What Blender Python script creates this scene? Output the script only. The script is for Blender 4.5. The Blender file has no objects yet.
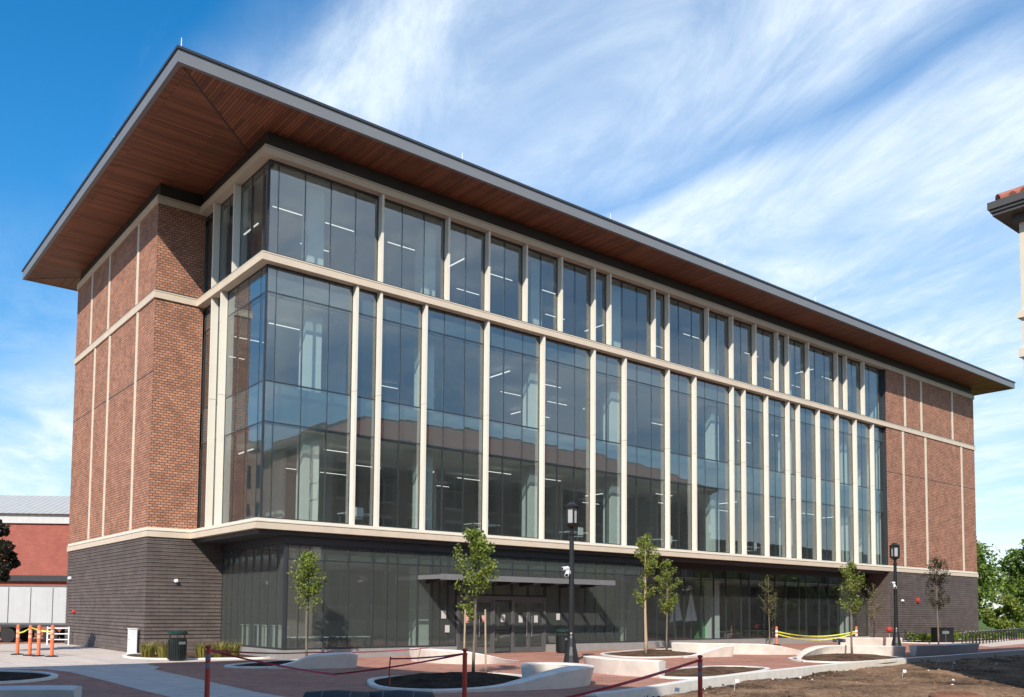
import bpy, math, random
from mathutils import Vector, Matrix, noise
random.seed(7)
R = math.radians
D = bpy.data
scene = bpy.context.scene
C = scene.collection

# ------------------------------------------------------------------ camera
yaw, pitch, roll = R(39.057), R(3.47), R(0.46)
fw = Vector((math.sin(yaw)*math.cos(pitch), math.cos(yaw)*math.cos(pitch), math.sin(pitch)))
rt = Vector((math.cos(yaw), -math.sin(yaw), 0)); up = rt.cross(fw)
r2 = rt*math.cos(roll)+up*math.sin(roll); u2 = r2.cross(fw)
cd = D.cameras.new('camera'); cam = D.objects.new('camera', cd); C.objects.link(cam)
cam.matrix_world = Matrix(((r2.x, u2.x, -fw.x, -13.53), (r2.y, u2.y, -fw.y, -32.11), (r2.z, u2.z, -fw.z, 1.95), (0, 0, 0, 1)))
cd.sensor_width = 36; cd.lens = 36*887/1024; cd.shift_y = (557.54-348.5)/1024
cd.clip_start = .1; cd.clip_end = 6000
scene.camera = cam

# ------------------------------------------------------------------ light
SUN = Vector((-.973, -.845, 1.0)).normalized()
elev = math.asin(SUN.z); azim = math.atan2(SUN.x, SUN.y)
w = D.worlds.new('World'); scene.world = w; w.use_nodes = True
nt = w.node_tree; N = nt.nodes; L = nt.links; N.clear()
sky = N.new('ShaderNodeTexSky'); sky.sky_type = 'NISHITA'; sky.sun_disc = False
sky.sun_elevation = elev; sky.sun_rotation = azim; sky.air_density = 1.0; sky.dust_density = .2; sky.ozone_density = 2.0; sky.altitude = 200
tc = N.new('ShaderNodeTexCoord')
sep = N.new('ShaderNodeSeparateXYZ'); L.new(tc.outputs['Generated'], sep.inputs[0])
def wmath(op, a, b=None, c=None, clamp=False):
    n = N.new('ShaderNodeMath'); n.operation = op; n.use_clamp = clamp
    for i, v in enumerate((a, b, c)):
        if v is None: continue
        if isinstance(v, (int, float)): n.inputs[i].default_value = v
        else: L.new(v, n.inputs[i])
    return n.outputs[0]
zz = wmath('MAXIMUM', wmath('ADD', sep.outputs[2], .08), .02)
px_ = wmath('DIVIDE', sep.outputs[0], zz); py_ = wmath('DIVIDE', sep.outputs[1], zz)
cmb = N.new('ShaderNodeCombineXYZ'); L.new(px_, cmb.inputs[0]); L.new(py_, cmb.inputs[1])
def wnoise(sx, sy, det, rough, off, dist=0.0, rot=0.0):
    m0 = N.new('ShaderNodeMapping'); L.new(cmb.outputs[0], m0.inputs[0]); m0.inputs['Rotation'].default_value = (0, 0, R(rot))
    mp = N.new('ShaderNodeMapping'); L.new(m0.outputs[0], mp.inputs[0])
    mp.inputs['Scale'].default_value = (sx, sy, 1); mp.inputs['Location'].default_value = off
    nz = N.new('ShaderNodeTexNoise'); L.new(mp.outputs[0], nz.inputs['Vector'])
    nz.inputs['Scale'].default_value = 1; nz.inputs['Detail'].default_value = det; nz.inputs['Roughness'].default_value = rough; nz.inputs['Distortion'].default_value = dist
    return nz.outputs[0]
def wstep(v, lo, hi, a=0.0, b=1.0):
    mr = N.new('ShaderNodeMapRange'); mr.interpolation_type = 'SMOOTHSTEP'; L.new(v, mr.inputs[0])
    for k, q in zip((1, 2, 3, 4), (lo, hi, a, b)): mr.inputs[k].default_value = q
    return mr.outputs[0]
# cirrus in long banks: the banks lie across x, their fibres run along y
warp = wnoise(1.3, .8, 3, .5, (3.1, .7, 0))
xw = wmath('MULTIPLY_ADD', warp, .70, wmath('ADD', px_, -.35))
bankA = wmath('MULTIPLY', wstep(xw, .42, .72), wstep(xw, 1.00, 1.34, 1, .30))
bankB = wmath('MULTIPLY', wstep(xw, 1.12, 1.42), wstep(py_, .30, .62, .15, 1))
banks = wmath('MAXIMUM', bankA, bankB)
fib = wstep(wnoise(3.2, 1.25, 12, .66, (.4, 2.2, 0), .7, 16), .24, .76)
fib = wmath('MULTIPLY', fib, wstep(wnoise(9.0, 4.2, 10, .68, (2.4, 1.2, 0), .6, 20), .22, .62, .62, 1.0))
puff = wstep(wnoise(1.5, 1.1, 6, .55, (1.4, .3, 0), .2), .22, .58)
cl = wmath('MULTIPLY', banks, wmath('MULTIPLY_ADD', wmath('MULTIPLY', fib, puff), .80, .36))
wisp = wmath('MULTIPLY', wstep(wnoise(2.6, .8, 9, .6, (4.3, 1.0, 0), .8, 10), .56, .80), .30)
cl = wmath('MAXIMUM', cl, wisp)
hz = N.new('ShaderNodeMapRange'); L.new(sep.outputs[2], hz.inputs[0]); hz.inputs[1].default_value = .40; hz.inputs[2].default_value = .10; hz.inputs[3].default_value = 0; hz.inputs[4].default_value = 1.0
low = wmath('MULTIPLY', wstep(wnoise(.8, .55, 12, .66, (2.0, 5.0, 0), .8), .40, .66), hz.outputs[0])
cl = wmath('MAXIMUM', cl, wmath('MULTIPLY_ADD', low, .62, wmath('MULTIPLY', hz.outputs[0], .10)))
# broken cloud over the southern half (what the glass mirrors)
south = wmath('MULTIPLY', wstep(wnoise(.9, .8, 9, .62, (6.3, 2.0, 0), .6), .40, .66), wstep(sep.outputs[1], .10, -.15))
cl = wmath('MAXIMUM', cl, wmath('MULTIPLY', south, .62))
cl = wmath('MULTIPLY', cl, 1.0, clamp=True)
hsv = N.new('ShaderNodeHueSaturation'); hsv.inputs['Saturation'].default_value = 1.42; hsv.inputs['Hue'].default_value = .496; hsv.inputs['Value'].default_value = 1.12
dim = N.new('ShaderNodeVectorMath'); dim.operation = 'SCALE'; L.new(sky.outputs[0], dim.inputs[0]); L.new(wstep(sep.outputs[2], .0, .45, .62, 1.0), dim.inputs['Scale'])
L.new(dim.outputs[0], hsv.inputs['Color'])
mx = N.new('ShaderNodeMix'); mx.data_type = 'RGBA'
L.new(cl, mx.inputs[0]); L.new(hsv.outputs[0], mx.inputs[6]); mx.inputs[7].default_value = (5.2, 5.9, 6.6, 1)
bg = N.new('ShaderNodeBackground'); bg.inputs[1].default_value = .13
L.new(mx.outputs[2], bg.inputs[0])
wo = N.new('ShaderNodeOutputWorld'); L.new(bg.outputs[0], wo.inputs[0])
sd = D.lights.new('sun', 'SUN'); sd.energy = 4.2; sd.angle = R(.53); sd.color = (1, .93, .82)
so = D.objects.new('sun', sd); C.objects.link(so)
so.rotation_euler = SUN.to_track_quat('Z', 'Y').to_euler()
scene.view_settings.view_transform = 'Standard'; scene.view_settings.look = 'None'
scene.view_settings.exposure = 0.50; scene.view_settings.gamma = 1
scene.view_settings.use_curve_mapping = False
scene.cycles.max_bounces = 8; scene.cycles.transparent_max_bounces = 16
scene.cycles.sample_clamp_indirect = 6.0
scene.cycles.use_denoising = True

# ------------------------------------------------------------------ materials
def new_mat(name):
    m = D.materials.new(name); m.use_nodes = True
    return m, m.node_tree, m.node_tree.nodes['Principled BSDF']
def node(nt, t, **kw):
    n = nt.nodes.new(t)
    for k, v in kw.items():
        if hasattr(n, k): setattr(n, k, v)
        else: n.inputs[k].default_value = v
    return n
def plain(name, col, rough=.6, var=.12, scale=3.0, bump=0.0, bscale=30, metal=0.0, coord='Object', spec=.5):
    """colour broken up by two octaves of noise, optional bump"""
    m, nt, p = new_mat(name)
    tc = node(nt, 'ShaderNodeTexCoord')
    nz = node(nt, 'ShaderNodeTexNoise', Scale=scale, Detail=8.0, Roughness=.65)
    nt.links.new(tc.outputs[coord], nz.inputs['Vector'])
    cr = node(nt, 'ShaderNodeMapRange'); cr.inputs[1].default_value = .25; cr.inputs[2].default_value = .75
    cr.inputs[3].default_value = 1-var; cr.inputs[4].default_value = 1+var
    nt.links.new(nz.outputs[0], cr.inputs[0])
    mul = node(nt, 'ShaderNodeVectorMath', operation='SCALE'); mul.inputs[0].default_value = col
    nt.links.new(cr.outputs[0], mul.inputs['Scale']); nt.links.new(mul.outputs[0], p.inputs['Base Color'])
    rr = node(nt, 'ShaderNodeMapRange'); rr.inputs[3].default_value = max(.02, rough-.12); rr.inputs[4].default_value = min(1, rough+.12)
    nt.links.new(nz.outputs[0], rr.inputs[0]); nt.links.new(rr.outputs[0], p.inputs['Roughness'])
    p.inputs['Metallic'].default_value = metal; p.inputs['Specular IOR Level'].default_value = spec
    if bump:
        n2 = node(nt, 'ShaderNodeTexNoise', Scale=bscale, Detail=6.0)
        nt.links.new(tc.outputs[coord], n2.inputs['Vector'])
        b = node(nt, 'ShaderNodeBump', Strength=bump, Distance=.02)
        nt.links.new(n2.outputs[0], b.inputs['Height']); nt.links.new(b.outputs[0], p.inputs['Normal'])
    return m
def brick(name, c1, c2, mortar, bw=.30, rh=.10, ms=.010, bias=0.0, rough=.8, bump=.5, offset=.5, spread=.35, scale2=1.2, third=None):
    m, nt, p = new_mat(name)
    uv = node(nt, 'ShaderNodeUVMap')
    bt = node(nt, 'ShaderNodeTexBrick'); bt.offset = offset
    for k, v in (('Color1', c1+(1,)), ('Color2', c2+(1,)), ('Mortar', mortar+(1,)), ('Scale', 1.0), ('Mortar Size', ms), ('Mortar Smooth', .1), ('Bias', bias), ('Brick Width', bw), ('Row Height', rh)):
        bt.inputs[k].default_value = v
    nt.links.new(uv.outputs[0], bt.inputs['Vector'])
    nz = node(nt, 'ShaderNodeTexNoise', Scale=scale2, Detail=7.0, Roughness=.6)
    nt.links.new(uv.outputs[0], nz.inputs['Vector'])
    mr = node(nt, 'ShaderNodeMapRange'); mr.inputs[1].default_value = .3; mr.inputs[2].default_value = .7
    mr.inputs[3].default_value = 1-spread; mr.inputs[4].default_value = 1+spread*.7
    nt.links.new(nz.outputs[0], mr.inputs[0])
    mul = node(nt, 'ShaderNodeVectorMath', operation='SCALE')
    nt.links.new(bt.outputs['Color'], mul.inputs[0]); nt.links.new(mr.outputs[0], mul.inputs['Scale'])
    nt.links.new(mul.outputs[0], p.inputs['Base Color'])
    p.inputs['Roughness'].default_value = rough
    if bump:
        inv = node(nt, 'ShaderNodeMath', operation='SUBTRACT'); inv.inputs[0].default_value = 1
        nt.links.new(bt.outputs['Fac'], inv.inputs[1])
        b = node(nt, 'ShaderNodeBump', Strength=bump, Distance=.012)
        nt.links.new(inv.outputs[0], b.inputs['Height']); nt.links.new(b.outputs[0], p.inputs['Normal'])
    return m
def glass(name, tint, refl, dust=.1, dcol=(.3, .32, .3), gain=1.6):
    m = D.materials.new(name); m.use_nodes = True; nt = m.node_tree; nt.nodes.clear()
    out = node(nt, 'ShaderNodeOutputMaterial'); t = node(nt, 'ShaderNodeBsdfTransparent'); t.inputs[0].default_value = tint+(1,)
    g = node(nt, 'ShaderNodeBsdfGlossy'); g.inputs['Roughness'].default_value = 0.0; g.inputs[0].default_value = (.93, .97, 1, 1)
    lw = node(nt, 'ShaderNodeLayerWeight'); lw.inputs[0].default_value = .5
    pw = node(nt, 'ShaderNodeMath', operation='POWER'); pw.inputs[1].default_value = 5.0; nt.links.new(lw.outputs['Facing'], pw.inputs[0])
    f = node(nt, 'ShaderNodeMath', operation='MULTIPLY_ADD'); f.inputs[1].default_value = .95; f.inputs[2].default_value = .045; nt.links.new(pw.outputs[0], f.inputs[0])
    ma = node(nt, 'ShaderNodeMath', operation='MULTIPLY_ADD', use_clamp=True); ma.inputs[1].default_value = gain; ma.inputs[2].default_value = refl
    nt.links.new(f.outputs[0], ma.inputs[0])
    tcn = node(nt, 'ShaderNodeTexCoord'); wv = node(nt, 'ShaderNodeTexNoise', Scale=.9, Detail=2.0); nt.links.new(tcn.outputs['Object'], wv.inputs['Vector'])
    bp = node(nt, 'ShaderNodeBump', Strength=.35, Distance=.006); nt.links.new(wv.outputs[0], bp.inputs['Height']); nt.links.new(bp.outputs[0], g.inputs['Normal'])
    d = node(nt, 'ShaderNodeBsdfDiffuse'); d.inputs[0].default_value = dcol+(1,)
    m0 = node(nt, 'ShaderNodeMixShader'); m0.inputs[0].default_value = dust; nt.links.new(t.outputs[0], m0.inputs[1]); nt.links.new(d.outputs[0], m0.inputs[2])
    mixs = node(nt, 'ShaderNodeMixShader'); nt.links.new(ma.outputs[0], mixs.inputs[0])
    nt.links.new(m0.outputs[0], mixs.inputs[1]); nt.links.new(g.outputs[0], mixs.inputs[2]); nt.links.new(mixs.outputs[0], out.inputs[0])
    return m
def emit(name, col, s):
    m, nt, p = new_mat(name); p.inputs['Base Color'].default_value = col+(1,)
    p.inputs['Emission Color'].default_value = col+(1,); p.inputs['Emission Strength'].default_value = s
    return m
def leafmat(name, cols, trans=.45):
    m = D.materials.new(name); m.use_nodes = True; nt = m.node_tree; nt.nodes.clear()
    out = node(nt, 'ShaderNodeOutputMaterial'); g = node(nt, 'ShaderNodeNewGeometry')
    cr = node(nt, 'ShaderNodeValToRGB'); nt.links.new(g.outputs['Random Per Island'], cr.inputs[0])
    e = cr.color_ramp.elements
    while len(e) < len(cols): e.new(.5)
    for i, c in enumerate(cols): e[i].position = i/(len(cols)-1); e[i].color = c+(1,)
    d = node(nt, 'ShaderNodeBsdfPrincipled'); d.inputs['Roughness'].default_value = .55; t = node(nt, 'ShaderNodeBsdfTranslucent')
    nt.links.new(cr.outputs[0], d.inputs['Base Color']); nt.links.new(cr.outputs[0], t.inputs[0])
    mixs = node(nt, 'ShaderNodeMixShader'); mixs.inputs[0].default_value = trans
    nt.links.new(d.outputs[0], mixs.inputs[1]); nt.links.new(t.outputs[0], mixs.inputs[2]); nt.links.new(mixs.outputs[0], out.inputs[0])
    return m
def planks(name, col, width=.14):
    m, nt, p = new_mat(name)
    uv = node(nt, 'ShaderNodeUVMap')
    bt = node(nt, 'ShaderNodeTexBrick'); bt.offset = .37
    for k, v in (('Color1', (.55, .55, .55, 1)), ('Color2', (1.2, 1.2, 1.2, 1)), ('Mortar', (.10, .10, .10, 1)), ('Scale', 1.0), ('Mortar Size', .012), ('Bias', 0.0), ('Brick Width', 3.6), ('Row Height', width)):
        bt.inputs[k].default_value = v
    nt.links.new(uv.outputs[0], bt.inputs['Vector'])
    mp = node(nt, 'ShaderNodeMapping'); mp.inputs['Scale'].default_value = (.5, 14, 1); nt.links.new(uv.outputs[0], mp.inputs[0])
    nz = node(nt, 'ShaderNodeTexNoise', Scale=2.0, Detail=6.0); nt.links.new(mp.outputs[0], nz.inputs['Vector'])
    mr = node(nt, 'ShaderNodeMapRange'); mr.inputs[3].default_value = .7; mr.inputs[4].default_value = 1.3; nt.links.new(nz.outputs[0], mr.inputs[0])
    a = node(nt, 'ShaderNodeVectorMath', operation='SCALE'); nt.links.new(bt.outputs[0], a.inputs[0]); nt.links.new(mr.outputs[0], a.inputs['Scale'])
    b = node(nt, 'ShaderNodeVectorMath', operation='MULTIPLY'); b.inputs[1].default_value = col; nt.links.new(a.outputs[0], b.inputs[0])
    nt.links.new(b.outputs[0], p.inputs['Base Color']); p.inputs['Roughness'].default_value = .55
    return m
def ribbed(name, col, pitch, rough=.4, metal=0.0, axis=0, depth=.02, dark=.6):
    m, nt, p = new_mat(name)
    uv = node(nt, 'ShaderNodeUVMap'); s = node(nt, 'ShaderNodeSeparateXYZ'); nt.links.new(uv.outputs[0], s.inputs[0])
    md = node(nt, 'ShaderNodeMath', operation='PINGPONG'); md.inputs[1].default_value = pitch/2; nt.links.new(s.outputs[axis], md.inputs[0])
    mr = node(nt, 'ShaderNodeMapRange'); mr.inputs[1].default_value = 0; mr.inputs[2].default_value = pitch*.12; nt.links.new(md.outputs[0], mr.inputs[0])
    b = node(nt, 'ShaderNodeBump', Strength=1.0, Distance=depth); nt.links.new(mr.outputs[0], b.inputs['Height']); nt.links.new(b.outputs[0], p.inputs['Normal'])
    nz = node(nt, 'ShaderNodeTexNoise', Scale=1.3, Detail=6.0); nt.links.new(uv.outputs[0], nz.inputs['Vector'])
    m2 = node(nt, 'ShaderNodeMapRange'); m2.inputs[3].default_value = .88; m2.inputs[4].default_value = 1.1; nt.links.new(nz.outputs[0], m2.inputs[0])
    a = node(nt, 'ShaderNodeVectorMath', operation='SCALE'); a.inputs[0].default_value = col; nt.links.new(m2.outputs[0], a.inputs['Scale'])
    nt.links.new(a.outputs[0], p.inputs['Base Color']); p.inputs['Roughness'].default_value = rough; p.inputs['Metallic'].default_value = metal
    return m

M = dict(
    redbrick=brick('red_brick', (.50, .225, .130), (.31, .120, .070), (.095, .074, .062), .235, .115, .016, -.25, spread=.25),
    darkbrick=brick('dark_brick', (.140, .110, .101), (.115, .090, .082), (.055, .046, .042), .61, .16, .010, spread=.25),
    farbrick=brick('far_brick', (.36, .10, .07), (.29, .075, .055), (.30, .12, .09), .25, .08, .008, spread=.12),
    oppbrick=brick('orange_brick', (.33, .22, .16), (.27, .17, .12), (.30, .24, .2), .25, .08, .010, spread=.15),
    stone=plain('limestone', (.63, .555, .445), .75, .08, 1.2, .15, 60),
    stoneb=plain('limestone_band', (.60, .50, .39), .75, .08, 1.2, .15, 60),
    fin=plain('fin_stone', (.70, .655, .56), .6, .05, 1.0),
    metal_dark=plain('dark_metal', (.030, .031, .035), .45, .15, 4),
    frieze=plain('frieze_metal', (.035, .033, .036), .5, .15, 2),
    fascia=plain('fascia_metal', (.175, .18, .195), .5, .06, .7, metal=.0),
    coping=plain('coping_metal', (.035, .038, .045), .4, .1, 2),
    soffit=planks('wood_soffit', (.25, .088, .044)),
    mull=plain('mullion', (.045, .052, .06), .35, .1, 3, metal=.3),
    chrome=plain('chrome', (.5, .5, .5), .3, .05, 5, metal=.8),
    canopy=plain('canopy_metal', (.17, .17, .175), .5, .08, 3),
    alu=plain('aluminium', (.15, .152, .155), .4, .08, 3, metal=.4),
    glass=glass('facade_glass', (.76, .84, .82), .125, .06, (.25, .30, .30), 1.2),
    sglass=glass('spandrel_glass', (.45, .55, .54), .14, .30, (.14, .215, .225), 1.3),
    gglass=glass('ground_glass', (.70, .77, .74), .05, .21, (.21, .235, .22), 1.0),
    rglass=glass('recessed_glass', (.80, .86, .84), .08, .08, (.20, .215, .205), 1.2),
    spandrel=plain('spandrel_panel', (.07, .095, .09), .2, .05, 1),
    lobby=plain('lobby_wall', (.58, .57, .54), .8, .15, .6),
    slab=plain('ceiling_tile', (.70, .71, .69), .9, .05, 2),
    plenum=plain('slab_edge', (.13, .16, .17), .6, .08, 1.5),
    carpet=plain('carpet', (.26, .26, .26), .95, .1, 5),
    column=plain('interior_column', (.55, .60, .57), .6, .04, 2),
    strip=emit('ceiling_strip', (1, .97, .9), .85),
    conc=plain('concrete', (.50, .475, .44), .85, .13, 1.6, .25, 40),
    walk=None, paver=None,
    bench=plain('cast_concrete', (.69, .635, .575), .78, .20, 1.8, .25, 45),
    shadebench=plain('shaded_concrete', (.58, .57, .56), .7, .1, 2.5, .12, 50),  # bench concrete toned greyer, shade put into the colour
    curb=plain('curb_concrete', (.70, .665, .61), .8, .12, 3, .2, 40),
    plinth=plain('plinth', (.27, .26, .25), .8, .12, 2, .2, 40),
    black=plain('black_paint', (.013, .014, .016), .38, .2, 6),
    binm=plain('bin_green', (.012, .016, .016), .35, .2, 8),
    binlid=plain('bin_lid', (.010, .034, .029), .35, .2, 8),
    lamp=plain('lamp_panel', (.36, .37, .38), .35, .05, 6),
    redpl=plain('red_plastic', (.42, .035, .022), .45, .15, 5),
    band=plain('reflective_band', (.16, .17, .19), .35, .1, 10),
    orange=plain('orange_plastic', (.72, .17, .07), .5, .12, 6),
    fadedband=plain('faded_band', (.78, .42, .30), .4, .1, 8),
    roll=plain('wrapped_roll', (.035, .038, .042), .6, .3, 6),
    white=plain('white_paint', (.74, .76, .78), .45, .05, 3),
    redtape=plain('red_tape', (.30, .018, .045), .5, .2, 8),
    yellow=plain('yellow_tape', (.72, .68, .08), .5, .15, 8),
    bark=plain('bark', (.17, .135, .10), .9, .3, 9, .5, 40),
    stake=plain('stake_wood', (.40, .29, .19), .85, .2, 7),
    rust=plain('rust_iron', (.19, .085, .05), .85, .35, 12, .5, 60),
    paper=plain('paper', (.50, .49, .47), .8, .05, 8),
    pink=plain('pink_paper', (.75, .36, .32), .8, .1, 8),
    tile=plain('clay_tile', (.30, .105, .07), .85, .4, 1.6, .3, 30),
    cornice=plain('cornice_metal', (.075, .07, .068), .55, .1, 2),
    winglass=plain('window_dark', (.02, .026, .03), .08, .1, 2),
    seam=ribbed('standing_seam', (.42, .42, .41), .45, .6, .0, axis=0, depth=.05),
    wpanel=ribbed('white_panel', (.52, .53, .53), .45, .4, 0, axis=0, depth=.012),
    trailer=ribbed('trailer_panel', (.43, .44, .45), .62, .4, 0, axis=0, depth=.008),
    tyre=plain('tyre', (.02, .02, .02), .85, .2, 8),
    greenbox=plain('green_cabinet', (.06, .25, .10), .5, .1, 5),
    furniture=plain('furniture', (.55, .60, .58), .6, .1, 4),
    housebr=plain('brown_siding', (.16, .09, .07), .8, .2, 2),
    leafg=leafmat('leaf_green', [(.06, .10, .018), (.16, .22, .034), (.26, .32, .055), (.36, .39, .08)]),
    leafy=leafmat('leaf_yellow', [(.09, .10, .025), (.17, .17, .05), (.22, .20, .07)]),
    leafd=leafmat('leaf_dark', [(.030, .040, .018), (.055, .058, .026), (.075, .060, .035)]),
    leafb=leafmat('leaf_forest', [(.05, .10, .016), (.11, .19, .03), (.18, .27, .042), (.28, .35, .06)]),
    leafp=leafmat('leaf_blackish', [(.012, .02, .010), (.03, .035, .015), (.05, .03, .03)]),  # near-black foliage tones of the tree at the left edge
    shrub=leafmat('leaf_shrub', [(.07, .13, .02), (.17, .24, .03), (.30, .34, .05)]),
    strawgrass=leafmat('leaf_straw', [(.16, .17, .03), (.30, .27, .06), (.38, .30, .10)]),
)
def paver_mat():
    m, nt, p = new_mat('brick_paver')
    uv = node(nt, 'ShaderNodeUVMap')
    mp = node(nt, 'ShaderNodeMapping'); mp.inputs['Rotation'].default_value = (0, 0, R(45)); nt.links.new(uv.outputs[0], mp.inputs[0])
    bt = node(nt, 'ShaderNodeTexBrick'); bt.offset = .5
    for k, v in (('Color1', (.46, .215, .15, 1)), ('Color2', (.33, .14, .10, 1)), ('Mortar', (.18, .12, .095, 1)), ('Scale', 1.0), ('Mortar Size', .006), ('Brick Width', .22), ('Row Height', .11)):
        bt.inputs[k].default_value = v
    nt.links.new(mp.outputs[0], bt.inputs['Vector'])
    nz = node(nt, 'ShaderNodeTexNoise', Scale=.55, Detail=9.0, Roughness=.7); nt.links.new(uv.outputs[0], nz.inputs['Vector'])
    mr = node(nt, 'ShaderNodeMapRange'); mr.inputs[1].default_value = .3; mr.inputs[2].default_value = .7; mr.inputs[3].default_value = .72; mr.inputs[4].default_value = 1.22
    nt.links.new(nz.outputs[0], mr.inputs[0])
    a = node(nt, 'ShaderNodeVectorMath', operation='SCALE'); nt.links.new(bt.outputs[0], a.inputs[0]); nt.links.new(mr.outputs[0], a.inputs['Scale'])
    nt.links.new(a.outputs[0], p.inputs['Base Color']); p.inputs['Roughness'].default_value = .85
    b = node(nt, 'ShaderNodeBump', Strength=.4, Distance=.006); nt.links.new(bt.outputs['Fac'], b.inputs['Height']); b.invert = True
    nt.links.new(b.outputs[0], p.inputs['Normal'])
    return m
M['paver'] = paver_mat()
M['walk'] = brick('walk_concrete', (.57, .495, .435), (.54, .465, .41), (.29, .26, .24), 1.5, 1.5, .012, offset=0, spread=.16, scale2=1.7, bump=.3)
def soil(name, a, b, scale):
    m, nt, p = new_mat(name)
    tc = node(nt, 'ShaderNodeTexCoord')
    n1 = node(nt, 'ShaderNodeTexNoise', Scale=scale, Detail=10.0, Roughness=.7); nt.links.new(tc.outputs['Object'], n1.inputs['Vector'])
    n2 = node(nt, 'ShaderNodeTexNoise', Scale=9.0, Detail=8.0, Roughness=.75); nt.links.new(tc.outputs['Object'], n2.inputs['Vector'])
    mixv = node(nt, 'ShaderNodeMath', operation='MULTIPLY_ADD'); mixv.inputs[1].default_value = .45; nt.links.new(n2.outputs[0], mixv.inputs[0])
    sc = node(nt, 'ShaderNodeMath', operation='MULTIPLY'); sc.inputs[1].default_value = .55; nt.links.new(n1.outputs[0], sc.inputs[0]); nt.links.new(sc.outputs[0], mixv.inputs[2])
    cr = node(nt, 'ShaderNodeValToRGB'); nt.links.new(mixv.outputs[0], cr.inputs[0])
    cr.color_ramp.elements[0].position = .42; cr.color_ramp.elements[0].color = a+(1,); cr.color_ramp.elements[1].position = .58; cr.color_ramp.elements[1].color = b+(1,)
    nt.links.new(cr.outputs[0], p.inputs['Base Color']); p.inputs['Roughness'].default_value = .95; p.inputs['Specular IOR Level'].default_value = .1
    bb = node(nt, 'ShaderNodeBump', Strength=.9, Distance=.05); nt.links.new(n2.outputs[0], bb.inputs['Height']); nt.links.new(bb.outputs[0], p.inputs['Normal'])
    return m
M['dirt'] = soil('dirt', (.055, .033, .021), (.34, .215, .135), .30)
M['mulch'] = soil('mulch', (.045, .027, .018), (.17, .10, .065), 2.0)
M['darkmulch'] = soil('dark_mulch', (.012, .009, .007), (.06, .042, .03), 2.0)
M['grass'] = soil('grass_ground', (.05, .085, .02), (.12, .17, .04), .3)

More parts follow.
